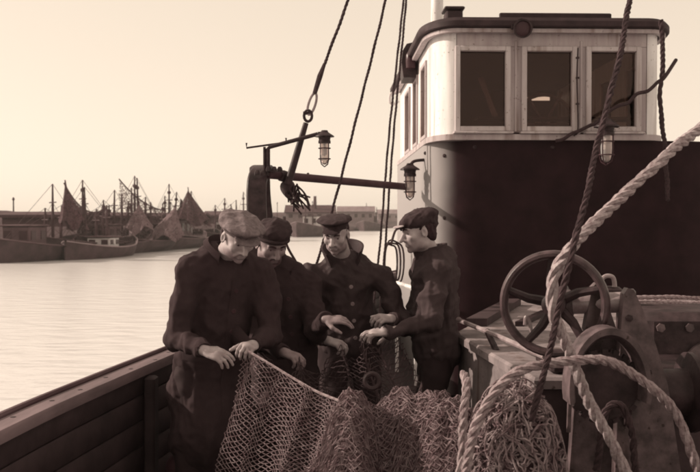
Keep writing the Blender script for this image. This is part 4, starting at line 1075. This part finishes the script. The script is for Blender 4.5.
HUMPS = [(.008, 3.60, .60, .135, .30), (.17, 3.80, .50, .15, .30), (.27, 3.70, .545, .14, .28), (.37, 3.54, .60, .12, .26), (.47, 3.42, .56, .10, .2), (.62, 3.36, .42, .14, .25), (-.14, 3.45, .30, .16, .25)]
def heap_z(x, y):
    wx = x + .02 * math.sin(y * 13 + x * 7); wy = y + .025 * math.sin(x * 19 + 1)
    s_ = sum((a * math.exp(-abs((wx - u) / sx) ** 2.7 - abs((wy - v) / sy) ** 2.7)) ** 3.5 for u, v, a, sx, sy in HUMPS) ** (1 / 3.5)
    f = .022 * abs(math.sin(x * 38 + 2.5 * math.sin(y * 9))) + .014 * math.sin(x * 29 + y * 23) + .010 * math.sin(x * 63 - y * 47) + .008 * math.sin(y * 71 + x * 12)
    return .30 + s_ + f * min(1, s_ * 3) - .012
def heap(u, v, off=0.0):
    x = -.42 + 1.2 * u; y = 2.95 + 1.25 * v; k = min(1, 6 * min(u, v, 1 - u, 1 - v)); return Vector((x, y, max(.0, heap_z(x, y) * k + off)))
fnet = thing('fishing_net', 'big knotted fishing net held by the men and heaped on deck', 'net', (.1, 3.6, 0))
m_ = MB(); m_.grid([[heap(i / 110, j / 90, -.006) for j in range(91)] for i in range(111)]); obj('net_heap', m_, 'net_bundle', fnet)
ARC = []
for i in range(97):                                   # equal steps along the draped cloth, column by column
    P_ = [heap(i / 96, j / 260) for j in range(261)]; L_ = [0.0]
    for a_, b_ in zip(P_, P_[1:]): L_.append(L_[-1] + (b_ - a_).length)
    ARC.append([l_ / L_[-1] for l_ in L_])
def draped(u, v, off):
    A_ = ARC[max(0, min(96, int(round(u * 96))))]; k = int(np.searchsorted(A_, v)); k = max(1, min(260, k))
    f = (v - A_[k - 1]) / max(1e-9, A_[k] - A_[k - 1]); return heap(min(1, max(0, u)), (k - 1 + min(1, max(0, f))) / 260, off)
m_ = MB(); net_strings(m_, lambda u, v: draped(u, v, .005) + Vector((0, -.006, 0)), 96, 180, .0021, .005, 3, knots=False)
net_strings(m_, lambda u, v: draped(u + .012 * math.sin(9 * v), v, .012) + Vector((0, -.012, 0)), 70, 130, .0022, .009, 5, .15, False)
g_ = random.Random(77)
for k in range(350):
    p = heap(g_.uniform(.2, .95), g_.uniform(.1, .85), .006); tv = Vector((g_.gauss(0, 1), g_.gauss(0, 1), 0)).normalized(); pts = [p]
    for i in range(5):
        tv = (tv + Vector((g_.gauss(0, .5), g_.gauss(0, .5), 0))).normalized(); q = pts[-1] + tv * g_.uniform(.008, .022)
        pts.append(Vector((q.x, q.y, max(.05, heap_z(q.x, q.y)) + g_.uniform(.002, .016))))
    m_.tube(pts, g_.uniform(.0018, .0034), 4, cap=False)
hc_ = obj('top_meshes', m_, 'twine', fnet); hc_['kind'] = 'stuff'
top = edge([(243, 349, 4.06), (262, 360, 3.98), (290, 377, 3.86), (316, 392, 3.74), (340, 402, 3.62)]); bot = edge([(212, 492, 3.95), (250, 500, 3.8), (290, 505, 3.62), (325, 505, 3.45)])
def sheet(u, v):
    p = top(u).lerp(bot(u), v); s_ = math.sin(math.pi * v) * .5
    return p + Vector((.012 * math.sin(u * 23 + v * 5), -.05 * s_ + .022 * math.sin(u * 17 + 2 * v), .008 * math.sin(u * 31)))
m_ = MB(); net_strings(m_, sheet, 42, 54, .0022, .004, 8); o_ = obj('held_sheet', m_, 'twine', fnet); o_['kind'] = 'stuff'
m_ = MB(); m_.tube([top(k / 24) + Vector((0, 0, .004)) for k in range(25)], .0065, 6); obj('head_rope', m_, 'rope_grey', fnet)
top2 = edge([(262, 352, 4.1), (300, 358, 4.36), (338, 344, 4.72), (366, 338, 4.52), (392, 325, 4.82)]); bot2 = edge([(276, 500, 3.95), (320, 470, 4.0), (360, 470, 4.02), (410, 460, 4.05), (450, 450, 4.0)])
def sheet2(u, v):
    p = top2(u).lerp(bot2(u), v); sg = math.sin(math.pi * ((u * 4) % 1)) * .10 * (1 - v)
    return p + Vector((.02 * math.sin(u * 40), .05 * math.sin(u * 33 + v * 3), -sg))
m_ = MB(); net_strings(m_, sheet2, 64, 44, .0026, .006, 9, .03, False); o_ = obj('hanging_sheet', m_, 'rope_dark', fnet); o_['kind'] = 'stuff'
# float on the net
c = at(372, 381, 4.02)
fl = thing('net_ring', 'small dark ring hanging in the net before the men', 'ring', tuple(c))
m_ = MB(); m_.tube([c + Vector((.034 * math.cos(a), .006 * math.sin(a), .034 * math.sin(a))) for a in [2 * math.pi * k / 24 for k in range(24)]], .012, 8, closed=True); obj('ring', m_, 'iron', fl)
# frayed fibre heap
m_ = MB(); cH = Vector((.635, 3.28, .60)); rH = Vector((.185, .2, .40))
m_.lathe([(rH.x * math.sin(t_) * .93, -rH.z * math.cos(t_) * .93) for t_ in [math.pi * i / 14 for i in range(15)]], cH, (0, 0, 1), 22)
fh = thing('fibre_heap', 'tangled heap of frayed pale fibres before the winch platform', 'rope', (.635, 3.28, .2))
obj('core', m_, 'net_bundle', fh)
m_ = MB(); g_ = random.Random(12)
for k in range(1300):
    a = g_.uniform(0, 2 * math.pi); t_ = math.acos(g_.uniform(-.1, 1)); d = Vector((math.sin(t_) * math.cos(a), math.sin(t_) * math.sin(a), math.cos(t_)))
    p = cH + Vector((d.x * rH.x, d.y * rH.y, d.z * rH.z)); tv = Vector((g_.gauss(0, 1), g_.gauss(0, 1), g_.gauss(0, 1))); tv = (tv - d * tv.dot(d)).normalized(); pts = [p]
    L_ = g_.uniform(.05, .17); n_ = 6; lift = g_.uniform(-.1, .3)
    for i in range(n_):
        tv = (tv + Vector((g_.gauss(0, .38), g_.gauss(0, .38), g_.gauss(0, .38) - .12)) + d * lift * .3).normalized(); p = p + tv * L_ / n_
        q = p - cH; e_ = math.sqrt((q.x / rH.x) ** 2 + (q.y / rH.y) ** 2 + (q.z / rH.z) ** 2)
        if e_ < .97: p = cH + q * (.97 / max(e_, .1))
        if e_ > 1.12: p = cH + q * (1.12 / e_)
        pts.append(p)
    m_.tube(pts, g_.uniform(.0022, .0048), 4, cap=False)
o_ = obj('fibres', m_, 'fibre', fh); o_['kind'] = 'stuff'

# ------------------------------------------------------------------ far shore: moored boats, drying nets, sheds
def shp(px, inland=0.0, z=0.0):
    y = shore(px); return Vector((shore_x(y), y, z)) + SN * inland
def zpy(py, y): return EYE + (HORY - py) / FPX * y
def far_boat(label, px, L_, hull, off, masts, cabin=None, hgt=1.15, boom=None):
    c = shp(px, off, WZ); t = thing('fishing_boat', label, 'boat', tuple(c), 'fishing boats moored on the far shore')
    m_ = MB(); loops = []; B = L_ * .15
    for k in range(13):
        u = k / 12 * 2 - 1; wd = B * (1 - abs(u) ** 2.6) + .06; sh_ = hgt * (.75 + .5 * u * u + (.18 if u > .5 else 0)); p = c + SH * (u * L_ / 2)
        loops.append([p + SN * wd * .55 + Vector((0, 0, -.3)), p + SN * wd + Vector((0, 0, sh_ * .5)), p + SN * wd * 1.05 + Vector((0, 0, sh_)), p + SN * wd * .95 + Vector((0, 0, sh_)), p + SN * wd * .9 + Vector((0, 0, sh_ - .35)),
                      p - SN * wd * .9 + Vector((0, 0, sh_ - .35)), p - SN * wd * .95 + Vector((0, 0, sh_)), p - SN * wd * 1.05 + Vector((0, 0, sh_)), p - SN * wd + Vector((0, 0, sh_ * .5)), p - SN * wd * .55 + Vector((0, 0, -.3))])
    m_.band(loops); m_.f.append(tuple(range(10))); m_.f.append(tuple(m_.n - 1 - k for k in range(10))); obj('hull', m_, hull, t)
    for e_ in (-1, 1):
        m_ = MB(); m_.tube([l_[2 if e_ > 0 else 7] + SN * .03 * e_ for l_ in loops], .05, 5); obj('rubbing_strake', m_, 'shed_wall_pale' if hull == 'hull_mid' else 'cabin_brown', t)
    Mz = Matrix.Rotation(math.atan2(-SH.x, SH.y), 3, 'Z')
    if cabin:
        u, w_, d_, h_, cm = cabin; cc = c + SH * (u * L_ / 2) + Vector((0, 0, hgt * .7 + h_ / 2 - .2))
        m_ = MB(); m_.box(cc, (w_, d_, h_), Mz, .05); cb = obj('cabin', m_, cm, t)
        m_ = MB(); m_.box(cc + Vector((0, 0, h_ / 2 + .06)), (w_ + .25, d_ + .3, .1), Mz, .03); obj('cabin_roof', m_, 'cabin_brown', t)
        for q in (-.28, .28):
            m_ = MB(); m_.box(cc + Mz @ Vector((w_ / 2 + .01, q * d_, h_ * .16)), (.06, d_ * .26, h_ * .36), Mz); obj('window', m_, 'far_window', cb)
            m_ = MB(); m_.box(cc + Mz @ Vector((q * w_, -d_ / 2 - .01, h_ * .16)), (w_ * .28, .06, h_ * .36), Mz); obj('window', m_, 'far_window', cb)
    y0 = c.y; tops = []
    for (mp, mpy, tilt) in masts:
        b = c + SH * ((mp - px) * y0 / FPX * .15) + Vector(((mp - px) / FPX * y0, 0, hgt * .5)); tp = Vector((b.x + tilt, b.y, zpy(mpy, y0)))
        m_ = MB(); m_.tube([b, b.lerp(tp, .6), tp], [.11, .09, .05], 8); ms_ = obj('mast', m_, 'spar', t); tops.append((b, tp))
        m_ = MB(); q = b.lerp(tp, .72); m_.tube([q - SH * .5 - SN * .5, q + SH * .5 + SN * .5], .04, 5); obj('crosstree', m_, 'spar', ms_)
        m_ = MB()
        for e_ in (-1, 1): m_.tube([tp, c + SH * (e_ * L_ * .46) + Vector((0, 0, hgt))], .013, 4)
        for e_ in (-1, 1): m_.tube([q, b + SN * (e_ * B * .9) + Vector((0, 0, hgt * .4))], .012, 4)
        obj('stays', m_, 'spar', ms_)
        if rnd.random() < .6:
            m_ = MB(); m_.lathe([(0, -.12), (.13, -.12), (.16, 0), (.13, .12), (0, .12)], b.lerp(tp, .85), (0, 0, 1), 8); obj('lantern', m_, 'spar', ms_)
    if boom:
        b, tp = tops[0]; e_ = at(boom[0], boom[1], y0 - .5); m_ = MB(); m_.tube([b + Vector((0, 0, .6)), e_], [.09, .05], 6); obj('boom', m_, 'spar', t)
    return t
def net_tent(label, apex, base, m, depth=1.6, seed=1):
    """net hoisted to dry: hangs from the apex to a spread foot; apex (px,py), base ((px,py) left, (px,py) right)"""
    y = shore((base[0][0] + base[1][0]) / 2) * .88; A = at(apex[0], apex[1], y); a = at(*base[0], y); b = at(*base[1], y); g_ = random.Random(seed)
    t = thing('drying_net', label, 'net', tuple((a + b) / 2), 'nets hung up to dry'); m_ = MB(); loops = []
    for k in range(10):
        v = k / 9; ring = []
        for i in range(28):
            th = 2 * math.pi * i / 28; f = .5 + .5 * math.cos(th); e_ = a.lerp(b, f) + Vector((0, math.sin(th) * depth, 0)); w_ = v ** 1.45
            e_ = A.lerp(e_, w_); wob = 1 + (.16 * math.sin(i * 2.3 + seed) + .10 * math.sin(i * 1.1 + seed * 2)) * w_; cc = A.lerp((a + b) / 2, w_)
            ring.append(cc + (e_ - cc) * wob + Vector((0, 0, .35 * math.sin(i * .9 + seed) * v * v)))
        loops.append(ring)
    m_.band(loops); obj('sheet', m_, m, t)
    m_ = MB(); m_.tube([A + Vector((0, 0, .25)), A.lerp((a + b) / 2, 1.0)], .05, 6); obj('pole', m_, 'spar', t)
    return t
def net_swag(label, p0, p1, drop, m, hem):
    """net slung between two points and hanging below the line"""
    y = shore((p0[0] + p1[0]) / 2) - .3; a = at(p0[0], p0[1], y); b = at(p1[0], p1[1], y - 1); t = thing('drying_net', label, 'net', tuple(a.lerp(b, .5)), 'nets hung up to dry')
    rows = []; line = []
    for i in range(25):
        u = i / 24; q = a.lerp(b, u) + Vector((0, 0, -drop * 4 * u * (1 - u))); line.append(q); h_ = hem * (1 - u) ** .8 * (1 + .15 * math.sin(i * 1.7)) + .1
        rows.append([q + Vector((.06 * math.sin(i * 1.9 + j), .25 * math.sin(i * 1.3) * j / 8, -h_ * j / 8)) for j in range(9)])
    m_ = MB(); m_.grid(rows); obj('sheet', m_, m, t)
    m_ = MB(); m_.tube(line, .06, 6); obj('head_rope', m_, 'spar', t)
    return t
far_boat('low dark boat with tall laddered mast at far left', 28, 12, 'hull_dark', -1.5, [(31, 184, 0), (24, 208, 0), (38, 205, .1)], (-.5, 1.8, 2.0, 1.5, 'cabin_brown'))
far_boat('boat with small white cabin on the far shore', 52, 10, 'hull_mid', -3.6, [(46, 209, .1), (57, 205, 0)], (.05, 1.6, 1.5, .85, 'cabin_white'), .95)
far_boat('boat with two leaning masts carrying the dark swagged net', 68, 13, 'hull_dark', -1.6, [(62, 180, 0), (65, 187, -.1), (80, 204, .1)], (.3, 1.6, 1.8, 1.4, 'cabin_brown'), boom=(84, 196))
far_boat('dark boat between the two tall netted masts', 93, 12, 'hull_dark', -1.8, [(91, 190, .1), (99, 194, 0), (87, 205, 0), (104, 201, .1), (83, 200, -.1)], (-.3, 1.6, 1.9, 1.5, 'cabin_brown'))
far_boat('boat with the tallest masts and a long drooping net', 118, 14, 'hull_dark', -1.7, [(115, 176, 0), (119, 178, -.15), (112, 188, .0), (124, 197, .1), (130, 202, 0)], (.4, 1.8, 1.9, 1.5, 'cabin_brown'), boom=(130, 205))
far_boat('boat with crowded dark masts left of the pale net tent', 153, 14, 'hull_dark', -1.8, [(150, 184, 0), (154, 192, .3), (158, 199, .3), (146, 196, 0), (143, 203, .1)], (.1, 1.9, 2.2, 1.9, 'cabin_brown'))
far_boat('boat with thin mast between pale and dark net tents', 172, 14, 'hull_mid', -1.8, [(164, 200, 0), (173, 191, .0), (168, 204, .1)], (-.4, 1.8, 2.0, 1.5, 'cabin_brown'))
far_boat('boat with short masts right of the dark net tent', 204, 15, 'hull_dark', -1.8, [(208, 198, 0), (214, 204, 0), (199, 205, 0), (219, 200, 0)], (.3, 1.9, 2.2, 1.7, 'cabin_white'))
far_boat('boat with bare masts seen left of the gallows', 236, 15, 'hull_dark', -1.8, [(229, 192, 0), (233, 202, 0), (243, 198, 0)], (.0, 2.0, 2.4, 1.8, 'cabin_brown'))
far_boat('distant boat with pale cabin seen right of the gallows', 297, 18, 'hull_mid', -2.0, [(300, 201, 0), (293, 207, 0)], (.2, 2.2, 3, 2.0, 'cabin_white'), 1.8)
far_boat('most distant boat seen between the stay ropes', 362, 20, 'hull_mid', -2.0, [(358, 203, 0), (368, 207, 0)], (.2, 2.4, 3, 2.2, 'cabin_brown'), 1.9)
net_swag('dark net slung in a curve from leaning masts at far left', (64, 183), (107, 207), 1.1, 'far_net_dark', 2.6)
net_tent('dark narrow net hanging beside the leaning masts', (65, 184), ((60, 226), (86, 225)), 'far_net_dark', .8, 3)
net_swag('long thin net drooping from the tallest mast', (119, 179), (166, 211), .55, 'far_net_open', 2.3)
net_tent('grey square drying net beside the tallest masts', (139, 204), ((124, 232), (154, 230)), 'far_net_pale', 1.0, 5)
net_tent('pale triangular net tent sloping down to the waterline', (176, 206), ((146, 240), (181, 238)), 'far_net_pale', 1.4, 7)
net_tent('tall dark pyramid of hanging net beside the tweed cap', (188, 190), ((174, 222), (209, 223)), 'far_net_dark', 1.6, 9)
def shed(label, px0, px1, py_eave, py_ridge, inland, wall, roof, chim=None, nwin=4):
    y = shore((px0 + px1) / 2); c0 = shp(px0, inland); c1 = shp(px1, inland)
    y = (c0.y + c1.y) / 2; a = at(px0, 220, y); b = at(px1, 220, y); x0, x1 = a.x, b.x; ze, zr = zpy(py_eave, y), zpy(py_ridge, y); dp = max(5.0, (x1 - x0) * .4); zb = 1.2
    t = thing('shed', label, 'building', ((x0 + x1) / 2, y, zb), 'sheds on the far bank')
    m_ = MB(); m_.slab([(x0, y, zb), (x1, y, zb), (x1, y, ze), (x0, y, ze)], (0, dp, 0)); wl = obj('wall', m_, wall, t, smooth=False)
    m_ = MB(); m_.slab([(x0 - .3, y - .4, ze - .05), (x0 - .3, y + dp / 2, zr), (x0 - .3, y + dp + .4, ze - .05), (x0 - .3, y + dp + .4, ze + .15), (x0 - .3, y + dp / 2, zr + .2), (x0 - .3, y - .4, ze + .15)], (x1 - x0 + .6, 0, 0)); rf = obj('roof', m_, roof, t, smooth=False)
    for k in range(nwin):
        xx = x0 + (x1 - x0) * (k + .5) / nwin; ww = (x1 - x0) / nwin * .4
        m_ = MB(); m_.box((xx, y - .02, (zb + ze) / 2 + .3), (ww, .1, (ze - zb) * .35)); obj('window', m_, 'far_window', wl, smooth=False)
    if chim:
        xx = x0 + (x1 - x0) * .6; m_ = MB(); m_.tube([(xx, y + 1, zr - .5), (xx, y + 1, zpy(chim, y))], [.3, .24], 8); obj('chimney', m_, roof, t)
    return t
shed('long low dark shed at the left edge of the bank', 2, 60, 217, 214.2, 9, 'shed_wall', 'shed_roof', nwin=7)
shed('long dark shed behind the tallest masts', 74, 132, 217.4, 214.5, 10, 'shed_wall', 'shed_roof', nwin=7)
shed('dark shed behind the net tents', 140, 200, 217.5, 214.5, 9, 'shed_wall', 'shed_roof', nwin=7)
shed('dark shed behind the tweed cap', 204, 262, 216.5, 212.5, 9, 'shed_wall', 'shed_roof', nwin=6)
shed('pale shed with chimney right of the gallows', 286, 334, 213, 206, 12, 'shed_wall_pale', 'shed_roof', 196, 5)
shed('pale broad shed left of the paired stay ropes', 338, 374, 212, 207, 14, 'shed_wall_pale', 'shed_roof_pale', None, 5)
shed('small pale shed beside the casing on the far bank', 378, 408, 214, 210, 14, 'shed_wall_pale', 'shed_roof_pale', None, 4)
# thin flag poles and lamp posts on the bank
for px, py, lab in ((88, 199, 'bare pole on the bank right of the swagged dark net'), (134, 199, 'bare pole on the bank right of the tallest masts'), (222, 203, 'bare pole on the bank above the tweed cap'), (312, 203, 'bare pole before the shed with chimney'), (349, 206, 'bare pole before the pale broad shed')):
    p = shp(px, 6, .6); tp = Vector((p.x, p.y, zpy(py, p.y))); m_ = MB(); m_.tube([p, tp], [.08, .05], 6)
    t = thing('mooring_pole', lab, 'pole', tuple(p), 'thin poles along the far bank')
    obj('shaft', m_, 'spar', t); m_ = MB(); m_.lathe([(0, -.1), (.09, -.1), (.1, 0), (.05, .12), (0, .14)], tp, (0, 0, 1), 8); obj('head', m_, 'spar', t)
# ------------------------------------------------------------------ haze over the harbour
hm = bpy.data.materials.new('haze'); hm.use_nodes = True; n = hm.node_tree.nodes; n.remove(n['Principled BSDF'])
pv = n.new('ShaderNodeVolumePrincipled'); pv.inputs['Color'].default_value = (1, .96, .92, 1); pv.inputs['Density'].default_value = .0006; pv.inputs['Anisotropy'].default_value = .2
hm.node_tree.links.new(pv.outputs[0], n['Material Output'].inputs['Volume'])
m_ = MB(); m_.box((0, 850, 5.0), (1900, 2100, 14.0)); hz = obj('haze', m_, hm, smooth=False); tag(hz, 'thin bright harbour haze', kind='stuff')
